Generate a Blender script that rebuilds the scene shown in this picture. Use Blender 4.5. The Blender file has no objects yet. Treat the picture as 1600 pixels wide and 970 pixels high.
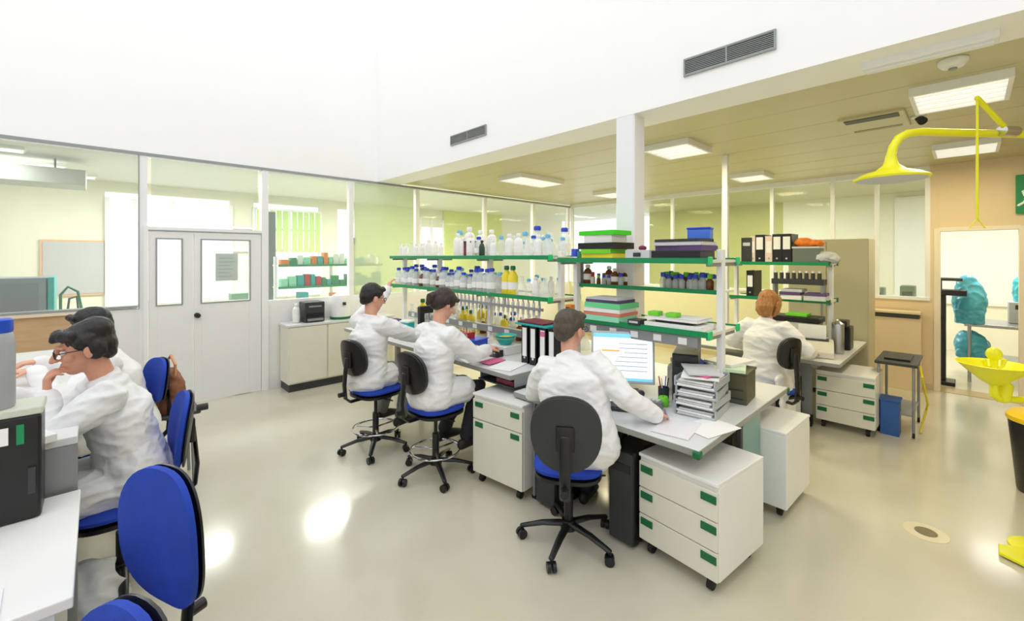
import bpy, bmesh, math, random
from mathutils import Vector, Matrix, noise
random.seed(7)
JR = random.Random(3)
SC = bpy.context.scene
COL = SC.collection
PI = math.pi
V = Vector

# ------------------------------------------------------------------ materials
def lin(c):
    return tuple(((x/255.0)/12.92 if x/255.0 <= .04045 else (((x/255.0)+.055)/1.055)**2.4) for x in c)
MATS = {}
def mat(name, rgb, rough=.5, metal=0, bump=0, bscale=200, emit=0, var=0, vscale=6, spec=.5, stretch=None):
    if name in MATS: return MATS[name]
    m = bpy.data.materials.new(name); m.use_nodes = True
    nt = m.node_tree; b = nt.nodes['Principled BSDF']
    c = lin(rgb)+(1,)
    b.inputs['Base Color'].default_value = c
    b.inputs['Roughness'].default_value = rough
    b.inputs['Metallic'].default_value = metal
    b.inputs['Specular IOR Level'].default_value = spec
    tc = nt.nodes.new('ShaderNodeTexCoord'); mp = nt.nodes.new('ShaderNodeMapping')
    nt.links.new(tc.outputs['Object'], mp.inputs['Vector'])
    if stretch: mp.inputs['Scale'].default_value = stretch
    n = nt.nodes.new('ShaderNodeTexNoise'); n.inputs['Scale'].default_value = vscale
    nt.links.new(mp.outputs['Vector'], n.inputs['Vector'])
    r = nt.nodes.new('ShaderNodeMapRange')
    r.inputs['From Min'].default_value = .3; r.inputs['From Max'].default_value = .7
    r.inputs['To Min'].default_value = 1-max(var,.01); r.inputs['To Max'].default_value = 1+max(var,.01)*.4
    nt.links.new(n.outputs['Fac'], r.inputs['Value'])
    mx = nt.nodes.new('ShaderNodeVectorMath'); mx.operation = 'SCALE'
    mx.inputs[0].default_value = c[:3]
    nt.links.new(r.outputs['Result'], mx.inputs['Scale'])
    nt.links.new(mx.outputs['Vector'], b.inputs['Base Color'])
    if bump:
        bn = nt.nodes.new('ShaderNodeTexNoise'); bn.inputs['Scale'].default_value = bscale
        nt.links.new(mp.outputs['Vector'], bn.inputs['Vector'])
        bp = nt.nodes.new('ShaderNodeBump'); bp.inputs['Strength'].default_value = bump; bp.inputs['Distance'].default_value = .002
        nt.links.new(bn.outputs['Fac'], bp.inputs['Height']); nt.links.new(bp.outputs['Normal'], b.inputs['Normal'])
    if emit:
        b.inputs['Emission Color'].default_value = c; b.inputs['Emission Strength'].default_value = emit
    MATS[name] = m
    return m
def glass(name, rgb, clear=.85, rough=.05):
    if name in MATS: return MATS[name]
    m = bpy.data.materials.new(name); m.use_nodes = True
    nt = m.node_tree; nt.nodes.clear()
    out = nt.nodes.new('ShaderNodeOutputMaterial'); mix = nt.nodes.new('ShaderNodeMixShader')
    tr = nt.nodes.new('ShaderNodeBsdfTransparent'); pr = nt.nodes.new('ShaderNodeBsdfPrincipled')
    c = lin(rgb)+(1,)
    tr.inputs['Color'].default_value = tuple(.75+.25*x for x in c[:3])+(1,)
    pr.inputs['Base Color'].default_value = c; pr.inputs['Roughness'].default_value = rough
    mix.inputs[0].default_value = 1-clear
    nt.links.new(tr.outputs[0], mix.inputs[1]); nt.links.new(pr.outputs[0], mix.inputs[2]); nt.links.new(mix.outputs[0], out.inputs[0])
    MATS[name] = m
    return m

WHITE = mat('white_plaster', (250,250,251), .7, var=.01)
FRAME = mat('white_frame', (240,241,242), .4)
GREYF = mat('grey_frame', (150,155,155), .4)
DOORW = mat('door_white', (236,236,237), .45)
CEIL  = mat('ceiling_beige', (198,191,152), .35, var=.03, vscale=1.5)
BEIGE = mat('beige_wall', (228,206,170), .6, var=.03, vscale=1.2)
TAN   = mat('tan_panel', (205,172,132), .5, var=.12, vscale=5, stretch=(1,1,9))
LABW  = mat('lab_white', (238,238,236), .35)
CREAM = mat('cream_laminate', (228,226,212), .4, var=.02)
BENCH = mat('bench_top', (224,226,227), .3, var=.02)
EDGE  = mat('bench_edge', (150,152,146), .35)
STEEL = mat('steel', (178,181,184), .3, .8)
CHROME= mat('chrome', (215,215,218), .15, 1)
ALU   = mat('grey_metal', (150,153,156), .4, .3)
BLACK = mat('black_plastic', (20,20,22), .35, bump=.1)
CHARC = mat('charcoal', (52,54,56), .5, bump=.15)
RUBBER= mat('rubber', (28,28,30), .7)
GREEN = mat('shelf_green', (10,140,85), .35)
DGREEN= mat('handle_green', (10,105,62), .4)
BGREEN= mat('bright_green', (15,205,125), .4)
LIME  = mat('lime', (120,215,50), .5)
BLUEF = mat('blue_fabric', (18,62,175), .8, bump=.5, bscale=500, var=.12, vscale=12)
BLUE  = mat('blue_plastic', (25,75,200), .35)
CAPB  = mat('cap_blue', (45,75,205), .4)
SKYB  = mat('sky_blue', (110,185,230), .4)
CYAN  = mat('cyan_plastic', (85,185,215), .3, var=.25, vscale=9)
TEAL  = mat('teal_plastic', (20,170,170), .35)
RED   = mat('red_plastic', (190,40,45), .4)
DRED  = mat('dark_red', (115,30,50), .45)
PINK  = mat('pink_paper', (225,110,160), .6)
ORANGE= mat('orange_plastic', (235,130,40), .5)
YELLOW= mat('yellow_plastic', (235,215,50), .45)
SAFEY = mat('safety_yellow', (240,236,30), .35)
AMBER = mat('amber', (110,60,22), .2)
PAPER = mat('paper', (242,242,240), .8, var=.02)
PAPG  = mat('paper_grey', (205,207,210), .8, var=.05, vscale=30)
PURP  = mat('purple_paper', (95,70,120), .6)
OLIVE = mat('olive_box', (88,88,62), .6, var=.15)
BROWN = mat('brown_leather', (140,88,60), .6, var=.25, vscale=20)
TEALP = mat('teal_panel', (120,160,150), .3)
SKIN  = mat('skin', (226,170,145), .5, var=.06, vscale=25)
SKIN2 = mat('skin_dark', (212,152,126), .5, var=.08, vscale=25)
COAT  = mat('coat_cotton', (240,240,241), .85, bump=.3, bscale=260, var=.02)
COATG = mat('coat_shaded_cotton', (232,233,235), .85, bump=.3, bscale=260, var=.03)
HAIRB = mat('hair_black', (20,17,17), .45, bump=.8, bscale=120, var=.3, vscale=60, stretch=(1,1,.2))
HAIRD = mat('hair_dark_brown', (52,38,34), .5, bump=.8, bscale=120, var=.3, vscale=60, stretch=(1,1,.2))
HAIRG = mat('hair_grey_brown', (84,76,66), .55, bump=.8, bscale=120, var=.3, vscale=60, stretch=(1,1,.2))
HAIRR = mat('hair_auburn', (176,120,66), .5, bump=.8, bscale=120, var=.3, vscale=60, stretch=(1,1,.2))
TROUW = mat('trousers_pale', (222,222,224), .85, bump=.3)
TROUD = mat('trousers_dark', (38,40,44), .85, bump=.3)
TROUG = mat('trousers_grey', (128,130,126), .85, bump=.3, var=.2, vscale=15)
SHOE  = mat('shoe', (35,33,33), .5)
SHOEG = mat('shoe_grey', (150,150,150), .5)
EYEW  = mat('eye_white', (235,235,232), .3)
EYED  = mat('eye_dark', (30,22,18), .2)
LIP   = mat('lip', (190,105,100), .5)
GLASSB= glass('bottle_glass', (240,246,246), .62, .1)
GLASSC= glass('flask_glass', (244,248,248), .66, .05)
PANE  = glass('window_pane', (205,218,212), .88, .03)
PANEF = glass('frosted_pane', (215,228,205), .45, .4)
FOL   = mat('leaves', (120,165,70), .7, var=.4, vscale=8)
LAMP  = mat('lamp_diffuser', (255,252,240), .5, emit=1.15)
LAMPW = mat('lamp_tube', (255,254,250), .5, emit=3)
ROOM2 = mat('back_room_wall', (236,233,214), .7, var=.02)
ROOM3 = mat('back_room_green_wall', (214,222,140), .7, var=.04, vscale=2)
LOCK  = mat('locker_beige', (196,190,158), .45)
SLOT  = mat('slot_dark', (70,75,72), .5)
VENTM = mat('vent_grey', (150,155,156), .5, .1)

# floor: pale glossy epoxy, two close tones mixed at random
def floor_mat():
    m = bpy.data.materials.new('epoxy_floor'); m.use_nodes = True
    nt = m.node_tree; b = nt.nodes['Principled BSDF']; L = nt.links.new
    tc = nt.nodes.new('ShaderNodeTexCoord')
    n = nt.nodes.new('ShaderNodeTexNoise'); n.inputs['Scale'].default_value = .9; n.inputs['Detail'].default_value = 4
    L(tc.outputs['Object'], n.inputs['Vector'])
    r = nt.nodes.new('ShaderNodeValToRGB')
    r.color_ramp.elements[0].position = .35; r.color_ramp.elements[0].color = lin((202,196,174))+(1,)
    r.color_ramp.elements[1].position = .65; r.color_ramp.elements[1].color = lin((213,209,192))+(1,)
    L(n.outputs['Fac'], r.inputs['Fac']); L(r.outputs['Color'], b.inputs['Base Color'])
    n2 = nt.nodes.new('ShaderNodeTexNoise'); n2.inputs['Scale'].default_value = 3
    L(tc.outputs['Object'], n2.inputs['Vector'])
    mr = nt.nodes.new('ShaderNodeMapRange'); mr.inputs['To Min'].default_value = .09; mr.inputs['To Max'].default_value = .2
    b.inputs['Coat Weight'].default_value = .3; b.inputs['Coat Roughness'].default_value = .22; b.inputs['Coat IOR'].default_value = 1.6
    L(n2.outputs['Fac'], mr.inputs['Value']); L(mr.outputs['Result'], b.inputs['Roughness'])
    bp = nt.nodes.new('ShaderNodeBump'); bp.inputs['Strength'].default_value = .05; bp.inputs['Distance'].default_value = .01
    L(n2.outputs['Fac'], bp.inputs['Height']); L(bp.outputs['Normal'], b.inputs['Normal'])
    return m
FLOORM = floor_mat()

# ------------------------------------------------------------------ objects
def link_mesh(name, me, m, parent=None, loc=None, smooth=False):
    o = bpy.data.objects.new(name, me); COL.objects.link(o)
    ms = m if isinstance(m, (list, tuple)) else [m]
    if not me.materials:
        for x in ms: me.materials.append(x)
    if smooth:
        me.shade_smooth()
    if parent is not None: o.parent = parent
    if loc is not None: o.location = loc
    return o
def tag(o, label, cat, group=None, kind=None):
    o['label'] = label; o['category'] = cat
    if group: o['group'] = group
    if kind: o['kind'] = kind
    return o
def thing(name, label, cat, loc=(0,0,0), rz=0, group=None):
    o = bpy.data.objects.new(name, None); COL.objects.link(o)
    o.location = loc; o.rotation_euler = (0,0,rz); o.empty_display_size = .1
    return tag(o, label, cat, group)
def kids(o): return KID.get(o.name, [])
def dup(root, loc, rz=None, label=None, group=None, scale=None):
    r = root.copy(); COL.objects.link(r); r.location = loc
    if rz is not None: r.rotation_euler = (0,0,rz)
    if label: r['label'] = label
    if group: r['group'] = group
    if scale: r.scale = scale
    for ch in list(root.children):
        c = ch.copy(); COL.objects.link(c); c.parent = r
        for g in list(ch.children):
            d = g.copy(); COL.objects.link(d); d.parent = c
    return r

class MB:
    """collects closed shapes; build() links them as one mesh object"""
    def __init__(s): s.bm = bmesh.new(); s.mi = 0
    def _fin(s, vs, M=None):
        if M is not None: bmesh.ops.transform(s.bm, matrix=M, verts=vs)
        fs = set()
        for v in vs:
            for f in v.link_faces: fs.add(f)
        for f in fs: f.material_index = s.mi
        return s
    def box(s, x0, x1, y0, y1, z0, z1, bev=0, M=None):
        e = JR.uniform(.00002,.00025); e = min(e, abs(x1-x0)*.05, abs(y1-y0)*.05, abs(z1-z0)*.05)
        x0, x1, y0, y1, z0, z1 = x0+e, x1-e, y0+e, y1-e, z0+e, z1-e      # no two faces ever share a plane
        r = bmesh.ops.create_cube(s.bm, size=1)['verts']
        bmesh.ops.scale(s.bm, vec=(x1-x0, y1-y0, z1-z0), verts=r)
        bmesh.ops.translate(s.bm, vec=((x0+x1)/2, (y0+y1)/2, (z0+z1)/2), verts=r)
        if bev:
            es = set()
            for v in r:
                for e in v.link_edges: es.add(e)
            g = bmesh.ops.bevel(s.bm, geom=list(es), offset=bev, segments=2, affect='EDGES', profile=.5)
            r = list({v for f in g['faces'] for v in f.verts} | {v for v in r if v.is_valid})
        return s._fin(r, M)
    def cyl(s, p, q, r1, r2=None, n=16, M=None):
        p, q = V(p), V(q); d = q-p
        r = bmesh.ops.create_cone(s.bm, cap_ends=True, segments=n, radius1=r1, radius2=r1 if r2 is None else r2, depth=d.length)['verts']
        T = Matrix.Translation((p+q)/2) @ d.to_track_quat('Z','Y').to_matrix().to_4x4()
        if M is not None: T = M @ T
        return s._fin(r, T)
    def ell(s, c, rad, M3=None, seg=20, ring=12):
        r = bmesh.ops.create_uvsphere(s.bm, u_segments=seg, v_segments=ring, radius=1)['verts']
        T = Matrix.Translation(V(c)) @ (M3.to_4x4() if M3 is not None else Matrix.Identity(4)) @ Matrix.Diagonal((rad[0],rad[1],rad[2],1))
        return s._fin(r, T)
    def lathe(s, prof, c=(0,0,0), n=20, M=None):
        rings = []; vs = []
        for (r, z) in prof:
            ring = [s.bm.verts.new((c[0]+r*math.cos(2*PI*k/n), c[1]+r*math.sin(2*PI*k/n), c[2]+z)) for k in range(n)]
            rings.append(ring); vs += ring
        for a, b in zip(rings, rings[1:]):
            for k in range(n): s.bm.faces.new((a[k], a[(k+1)%n], b[(k+1)%n], b[k]))
        s.bm.faces.new(list(reversed(rings[0]))); s.bm.faces.new(rings[-1])
        return s._fin(vs, M)
    def tube(s, pts, rad, n=12, side=None, caps=3):
        """round-ended tapering tube; rad entries r or (a,b): a along side, b across"""
        pts = [V(p) for p in pts]
        rr = [(r, r) if not isinstance(r, (tuple, list)) else r for r in (rad if isinstance(rad, (list, tuple)) else [rad]*len(pts))]
        rings = []; vs = []
        def frame(i):
            if i == 0: d = pts[1]-pts[0]
            elif i == len(pts)-1: d = pts[-1]-pts[-2]
            else: d = (pts[i+1]-pts[i]).normalized()+(pts[i]-pts[i-1]).normalized()
            d.normalize()
            if side is not None: a = V(side)
            else: a = V((0,0,1)) if abs(d.z) < .9 else V((1,0,0))
            a = (a-d*a.dot(d)).normalized(); b = d.cross(a)
            return d, a, b
        def ring(c, a, b, ra, rb):
            r = [s.bm.verts.new(c+a*ra*math.cos(2*PI*k/n)+b*rb*math.sin(2*PI*k/n)) for k in range(n)]
            rings.append(r); vs.extend(r)
        if side is None:
            # carry a parallel frame so bends do not twist
            frames = []; prev = None
            for i in range(len(pts)):
                d, a, b = frame(i)
                if prev is not None:
                    a = (prev-d*prev.dot(d)).normalized(); b = d.cross(a)
                prev = a; frames.append((d, a, b))
        else: frames = [frame(i) for i in range(len(pts))]
        for i, c in enumerate(pts):
            d, a, b = frames[i]; ra, rb = rr[i]
            if i == 0 and caps:
                for k in range(caps):
                    t = PI/2*(1-(k+.35)/caps); ring(c-d*min(ra,rb)*math.sin(t), a, b, ra*math.cos(t), rb*math.cos(t))
            ring(c, a, b, ra, rb)
            if i == len(pts)-1 and caps:
                for k in range(caps-1, -1, -1):
                    t = PI/2*(1-(k+.35)/caps); ring(c+d*min(ra,rb)*math.sin(t), a, b, ra*math.cos(t), rb*math.cos(t))
        for a, b in zip(rings, rings[1:]):
            for k in range(n): s.bm.faces.new((a[k], a[(k+1)%n], b[(k+1)%n], b[k]))
        s.bm.faces.new(list(reversed(rings[0]))); s.bm.faces.new(rings[-1])
        return s._fin(vs)
    def prism(s, poly, axis, a0, a1, M=None):
        """poly of 2D points extruded along axis ('x','y','z')"""
        def P(p, t): return {'x': (t,p[0],p[1]), 'y': (p[0],t,p[1]), 'z': (p[0],p[1],t)}[axis]
        A = [s.bm.verts.new(P(p, a0)) for p in poly]; B = [s.bm.verts.new(P(p, a1)) for p in poly]
        n = len(poly)
        s.bm.faces.new(A); s.bm.faces.new(list(reversed(B)))
        for k in range(n): s.bm.faces.new((A[k], B[k], B[(k+1)%n], A[(k+1)%n]))
        return s._fin(A+B, M)
    def pad(s, w, h, t, ex=2.6, M=None, n=40, rings=6, crown=.55, curve=0):
        """cushion: superellipse outline w x h in the YZ plane, thickness t along X, domed both sides"""
        def pt(th, f):
            c, q = math.cos(th), math.sin(th)
            y = w/2*math.copysign(abs(c)**(2/ex), c)*f; z = h/2*math.copysign(abs(q)**(2/ex), q)*f
            return y, z
        R = []; vs = []
        seq = [(k/rings, -1) for k in range(1, rings+1)] + [(k/rings, 1) for k in range(rings, 0, -1)]
        for (f, sg) in seq:
            g = f if f < 1 else 1
            dome = (1-f**4)
            edge = .5-crown*.5
            ring = []
            for k in range(n):
                y, z = pt(2*PI*k/n, .985 if f == 1 else g*.985 if f > .9 else g)
                x = sg*t*(edge+(.5-edge)*dome) + curve*(y/(w/2))**2
                v = s.bm.verts.new((x, y, z)); ring.append(v); vs.append(v)
            R.append(ring)
        for a, b in zip(R, R[1:]):
            for k in range(n): s.bm.faces.new((a[k], a[(k+1)%n], b[(k+1)%n], b[k]))
        s.bm.faces.new(list(reversed(R[0]))); s.bm.faces.new(R[-1])
        return s._fin(vs, M)
    def build(s, name, m, parent=None, loc=None, smooth=False, bevel=0):
        bmesh.ops.recalc_face_normals(s.bm, faces=s.bm.faces)
        me = bpy.data.meshes.new(name); s.bm.to_mesh(me); s.bm.free()
        o = link_mesh(name, me, m, parent, loc)
        if smooth:
            me.shade_smooth()
            try: me.set_sharp_from_angle(angle=math.radians(40))
            except Exception: pass
        if bevel:
            b = o.modifiers.new('bevel', 'BEVEL'); b.width = bevel; b.segments = 2; b.limit_method = 'ANGLE'
        return o

def mbox(name, m, x0, x1, y0, y1, z0, z1, parent=None, bev=0):
    return MB().box(x0, x1, y0, y1, z0, z1, bev).build(name, m, parent)
def struct(name, m, *boxes, bev=0):
    b = MB()
    for q in boxes: b.box(*q, bev=bev)
    o = b.build(name, m); o['kind'] = 'structure'; return o
def RZ(a): return Matrix.Rotation(a, 4, 'Z')
def RX(a): return Matrix.Rotation(a, 4, 'X')
def RY(a): return Matrix.Rotation(a, 4, 'Y')
def TR(*p): return Matrix.Translation(V(p))

# ------------------------------------------------------------------ camera (eye height 1.75 m, level, 99 degrees wide)
cam = bpy.data.cameras.new('camera'); co = bpy.data.objects.new('camera', cam); COL.objects.link(co)
co.location = (0,0,1.75); co.rotation_euler = (PI/2, 0, -math.atan2(.69,.724))
cam.sensor_width = 36; cam.lens = 681/1600*36; cam.shift_y = -84/1600; cam.clip_start = .05
SC.camera = co
SC.view_settings.view_transform = 'Standard'; SC.view_settings.look = 'None'
SC.view_settings.exposure = 0; SC.view_settings.gamma = 1; SC.view_settings.use_curve_mapping = False
try:
    SC.cycles.use_denoising = True; SC.cycles.max_bounces = 8; SC.cycles.transparent_max_bounces = 24
    SC.cycles.diffuse_bounces = 5; SC.cycles.caustics_reflective = False; SC.cycles.caustics_refractive = False
    SC.cycles.sample_clamp_indirect = 6
except Exception: pass
# ================================================================== THE SETTING
YW, XB, XW, HB = 6.4, 3.18, 7.95, 2.92          # glass wall, beam face, far wall, soffit height
struct('floor', FLOORM, (-4.5, 12.5, -4, 12, -.1, 0))
struct('wall_left', WHITE, (-4.5, XB+.4, YW, YW+.18, HB-.01, 6.6))             # white wall above the glass partition
struct('wall_beam', WHITE, (XB, XB+.4, -4, YW, HB, 6.6))                       # deep white beam face over the hall
struct('ceiling', CEIL, (XB+.4, XW+.1, -4, YW+.05, HB+.03, HB+.2))
# tile grooves of the metal ceiling
g = MB()
for k in range(7): g.box(XB+.95+k*.6, XB+.953+k*.6, -4, YW, HB+.029, HB+.032)
g.build('trim_1', mat('ceiling_seam', (176,170,138), .5))['kind'] = 'structure'
struct('wall_back', WHITE, (-4.5, XB+.4, -4, -3.85, 0, 6.6))
struct('wall_side', WHITE, (-4.5, -4.38, -3.85, YW, 0, 6.6))
# glass partition, y = 6.4
mull = [-3.4, -1.6, .38, 1.6, 2.77, 3.91, 5.4, 6.75, XW-.03]
fr = MB()
for x in mull: fr.box(x-.035, x+.035, YW, YW+.08, 0 if x > .3 else 1.17, HB)
fr.box(-4.5, XW, YW, YW+.08, HB-.045, HB-.01)
fr.box(1.6, XW, YW, YW+.08, 1.1, 1.17)
fr.build('window_frame_1', FRAME)['kind'] = 'structure'
e = bpy.data.objects['window_frame_1']; e.name = 'trim_2'
struct('trim_3', GREYF, (-4.5, XW, YW-.012, YW, HB-.03, HB), (.335, .345, YW-.01, YW, 1.17, HB), (1.565, 1.572, YW-.01, YW, 2.05, HB))
k = 0
for x0, x1, z0 in [(-3.4,-1.6,1.2), (-1.6,.38,1.2), (.42,1.56,2.06), (1.63,2.74,1.17), (2.8,3.88,1.17), (3.94,5.37,1.17), (5.43,6.72,1.17), (6.78,7.88,1.17)]:
    k += 1
    struct('window_%d' % k, PANEF if x0 == 2.8 else PANE, (x0+.03, x1-.03, YW+.03, YW+.04, z0, HB-.045))
struct('wall_wainscot', TAN, (-4.5, .0, YW, YW+.1, 0, 1.15)); bpy.data.objects['wall_wainscot'].name = 'wall_low_left'
struct('wall_left_pier', DOORW, (0, .38, YW, YW+.1, 0, 1.17)).name = 'wall_left_panel'
struct('trim_4', mat('sill_pale', (235,215,190), .4), (-4.5, .0, YW-.03, YW+.12, 1.15, 1.18))
struct('trim_5', GREYF, (-1.5, .33, YW-.02, YW+.1, 1.18, 1.205))
struct('wall_back_low', LABW, (1.63, XW, YW, YW+.08, 0, 1.1))
# double door
def leaf(n, x0, x1, holes, knob):
    z = [(0, 2.03)]
    b = MB()
    xs = x0
    (hx0, hx1, hz0, hz1) = holes
    b.box(x0, hx0, YW-.02, YW+.03, 0.01, 2.03); b.box(hx1, x1, YW-.02, YW+.03, 0.01, 2.03)
    b.box(hx0, hx1, YW-.02, YW+.03, 0.01, hz0); b.box(hx0, hx1, YW-.02, YW+.03, hz1, 2.03)
    o = b.build('door_%d' % n, DOORW); o['kind'] = 'structure'
    MB().box(hx0, hx1, YW+.0, YW+.008, hz0, hz1).build('door_glass', PANE, o)
    f = MB(); f.box(hx0-.015, hx0, YW-.028, YW-.02, hz0-.015, hz1+.015); f.box(hx1, hx1+.015, YW-.028, YW-.02, hz0-.015, hz1+.015)
    f.box(hx0, hx1, YW-.028, YW-.02, hz1, hz1+.015); f.box(hx0, hx1, YW-.028, YW-.02, hz0-.015, hz0); f.build('glazing_bead', GREYF, o)
    if knob: 
        c = MB(); c.lathe([(.03,0),(.03,.01),(.012,.012),(.012,.04),(.028,.05),(.03,.07),(.02,.085)], n=16, M=TR(knob, YW-.02, 1.05) @ RX(PI/2)); c.build('door_knob', BLACK, o, smooth=True)
    return o
leaf(1, .425, .835, (.5,.72,1.2,1.95), None)
leaf(2, .842, 1.555, (.92,1.42,1.2,1.95), .87)
struct('trim_6', FRAME, (.38, .42, YW-.03, YW+.1, 0, 2.1), (1.56, 1.64, YW-.03, YW+.1, 0, HB-.05), (.38, 1.6, YW-.03, YW+.1, 2.035, 2.09))
struct('trim_7', GREYF, (.42, 1.56, YW-.035, YW-.03, 2.04, 2.055))
# far wall with opening, x = 7.95
OY0, OY1 = -.42, .27
struct('wall_right', BEIGE, (XW, XW+.12, OY1, .36, 0, HB+.03), (XW, XW+.12, -4, OY0, 0, HB+.03), (XW, XW+.12, OY0, OY1, 2.08, HB+.03), (XW, XW+.12, .36, 1.5, 0, 1.18))
struct('wall_right_low', mat('pale_yellow_wall', (232,228,188), .6), (XW, XW+.12, 1.5, YW, 0, 1.18))
struct('trim_8', mat('door_casing', (238,226,206), .5), (XW-.02, XW+.14, OY1-.01, OY1+.05, 0, 2.12), (XW-.02, XW+.14, OY0-.05, OY0+.01, 0, 2.12), (XW-.02, XW+.14, OY0, OY1, 2.08, 2.13))
f = MB()
ym = [.38, .9, 1.41, 2.22, 2.98, 3.92, 5.1, 6.35]
for y in ym: f.box(XW, XW+.07, y-.025, y+.025, 1.18, HB)
f.box(XW, XW+.07, .36, YW, HB-.05, HB+.03); f.box(XW-.02, XW+.1, .36, YW, 1.17, 1.21)
f.build('trim_9', FRAME)['kind'] = 'structure'
k = 20
for a, b in zip(ym, ym[1:]):
    k += 1; struct('window_%d' % k, PANE, (XW+.03, XW+.04, a+.025, b-.025, 1.21, HB-.05))
struct('baseboard_right', mat('skirting', (205,190,150), .4), (XW-.015, XW, OY1+.05, YW, 0, .08), (XW-.015, XW, -4, OY0-.05, 0, .08))
struct('wall_rear', BEIGE, (XB+.2, XW+.12, -4, -3.9, 0, HB+.03))
# rooms beyond the glass
struct('wall_far', ROOM2, (-4.5, .10, 10, 10.1, 0, 3.1), (.10, 12, 10, 10.1, 0, .95), (.10, 4.4, 10, 10.1, 2.85, 3.1), (4.4, 12, 10, 10.1, 2.55, 3.1),
       (1.9, 2.3, 10, 10.1, .9, 3.1), (3.6, 4.0, 10, 10.1, .9, 3.1), (7.7, 12, 10, 10.1, .9, 3.1))
struct('wall_far_green', ROOM3, (4.4, 6.1, 9.9, 9.99, 0, 3.1), (6.9, 9.0, 9.9, 9.99, 0, 3.1))
struct('ceiling_back', mat('ceiling_back', (226,226,220), .6), (-4.5, 12.5, YW+.05, 10.1, 3.02, 3.1))
struct('wall_end', ROOM2, (11.6, 11.7, -4, 3.0, 0, 3.1), (XW+.12, 11.7, -1.7, -1.6, 0, 3.1))
struct('wall_end_olive', mat('olive_wall', (188,186,100), .7, var=.05), (11.6, 11.7, 3.0, YW, 0, 3.1))
struct('ceiling_end', CEIL, (XW+.12, 11.7, -1.7, YW+.05, 3.02, 3.1))
wf = MB()
for x in (.13, .48, 1.0, 1.9, 2.3, 2.95, 3.6, 6.15, 6.5, 6.9): wf.box(x-.03, x+.03, 9.93, 9.99, .9, 2.75)
wf.box(.1, 3.6, 9.93, 9.99, 1.85, 1.9); wf.box(.1, 3.6, 9.92, 9.99, 2.3, 2.34); wf.box(.1, 3.6, 9.9, 9.99, .92, .97)
wf.build('trim_10', FRAME)['kind'] = 'structure'
# low end walls so the far rooms are closed at the left
struct('wall_low_far', ROOM2, (-4.5, -4.4, YW, 10, 0, 3.1))
# column and slim post
b = MB(); s = .088
b.prism([(-s+.012,-s),(s-.012,-s),(s,-s+.012),(s,s-.012),(s-.012,s),(-s+.012,s),(-s,s-.012),(-s,-s+.012)], 'z', 0, HB+.02, M=TR(3.27,1.98,0))
b.build('wall_column', mat('column_white', (240,240,246), .5))['kind'] = 'structure'
struct('trim_11', FRAME, (5.385, 5.445, 1.97, 2.03, 0, HB+.03))
struct('trim_12', mat('floor_recess', (190,170,120), .25), (XW-.02, XW+.3, OY0, OY1, 0, .004))

# vents in the beam face
def vent(y0, y1, z0, z1, label, n):
    t = thing('air_vent', label, 'air vent', (XB-.004, (y0+y1)/2, z0), 0)
    w = (y1-y0)/2; h = z1-z0
    mbox('backing', SLOT, 0, .01, -w, w, 0, h, t)
    f = MB(); f.box(-.012, .008, -w, w, 0, .012); f.box(-.012, .008, -w, w, h-.012, h); f.box(-.012, .008, -w, -w+.012, 0, h); f.box(-.012, .008, w-.012, w, 0, h)
    f.box(-.012, .008, -.006, .006, 0, h); f.build('frame', VENTM, t)
    s = MB()
    for k in range(n): 
        z = .016+(h-.03)*k/(n-1); s.box(-.008, .004, -w+.012, w-.012, z-.002, z+.003)
    s.build('slat', VENTM, t)
vent(.86, 1.47, 3.09, 3.22, 'long grey slotted air vent high on the white beam near the right', 9)
vent(3.75, 4.43, 3.12, 3.24, 'shorter looking grey slotted air vent high on the white beam at the centre', 9)

# luminaires
def luminaire(x, y, z, lx, ly, label, drop=.0, orange=False):
    t = thing('ceiling_light', label, 'ceiling light', (x, y, z), 0, None)
    f = MB()
    f.box(-lx/2, lx/2, -ly/2, -ly/2+.025, -.06, 0); f.box(-lx/2, lx/2, ly/2-.025, ly/2, -.06, 0)
    f.box(-lx/2, -lx/2+.025, -ly/2, ly/2, -.06, 0); f.box(lx/2-.025, lx/2, -ly/2, ly/2, -.06, 0)
    f.build('frame', FRAME, t)
    mbox('diffuser', LAMP, -lx/2+.025, lx/2-.025, -ly/2+.025, ly/2-.025, -.03, -.02, t)
    l = MB()
    n = int(lx/.1)
    for k in range(1, n): l.box(-lx/2+k*lx/n-.003, -lx/2+k*lx/n+.003, -ly/2+.02, ly/2-.02, -.055, -.03)
    l.build('louvre', FRAME, t)
    return t
CZ = HB+.03
luminaire(4.5, .05, CZ-.0, .6, .5, 'bright square ceiling light nearest to the yellow shower')
luminaire(6.8, .03, CZ, .6, .5, 'ceiling light behind the yellow shower pipe, near the exit sign')
luminaire(4.6, 2.2, CZ, .6, .5, 'louvred ceiling light just right of the white column')
luminaire(4.85, 4.65, CZ, .95, .5, 'ceiling light above the left lab bench, left of the column')
luminaire(6.95, 2.2, CZ, .5, .45, 'small far ceiling light right of the slim white post')
luminaire(7.0, 4.6, CZ, .6, .5, 'small far ceiling light just left of the white column')
t = thing('linear_light', 'long slim white batten light mounted under the beam at top right', 'ceiling light', (3.40, .17, HB+.008), 0)
mbox('housing', FRAME, -.05, .05, -.28, .28, -.05, 0, t, .008); mbox('tube', LABW, -.02, .02, -.26, .26, -.065, -.05, t)
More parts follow.
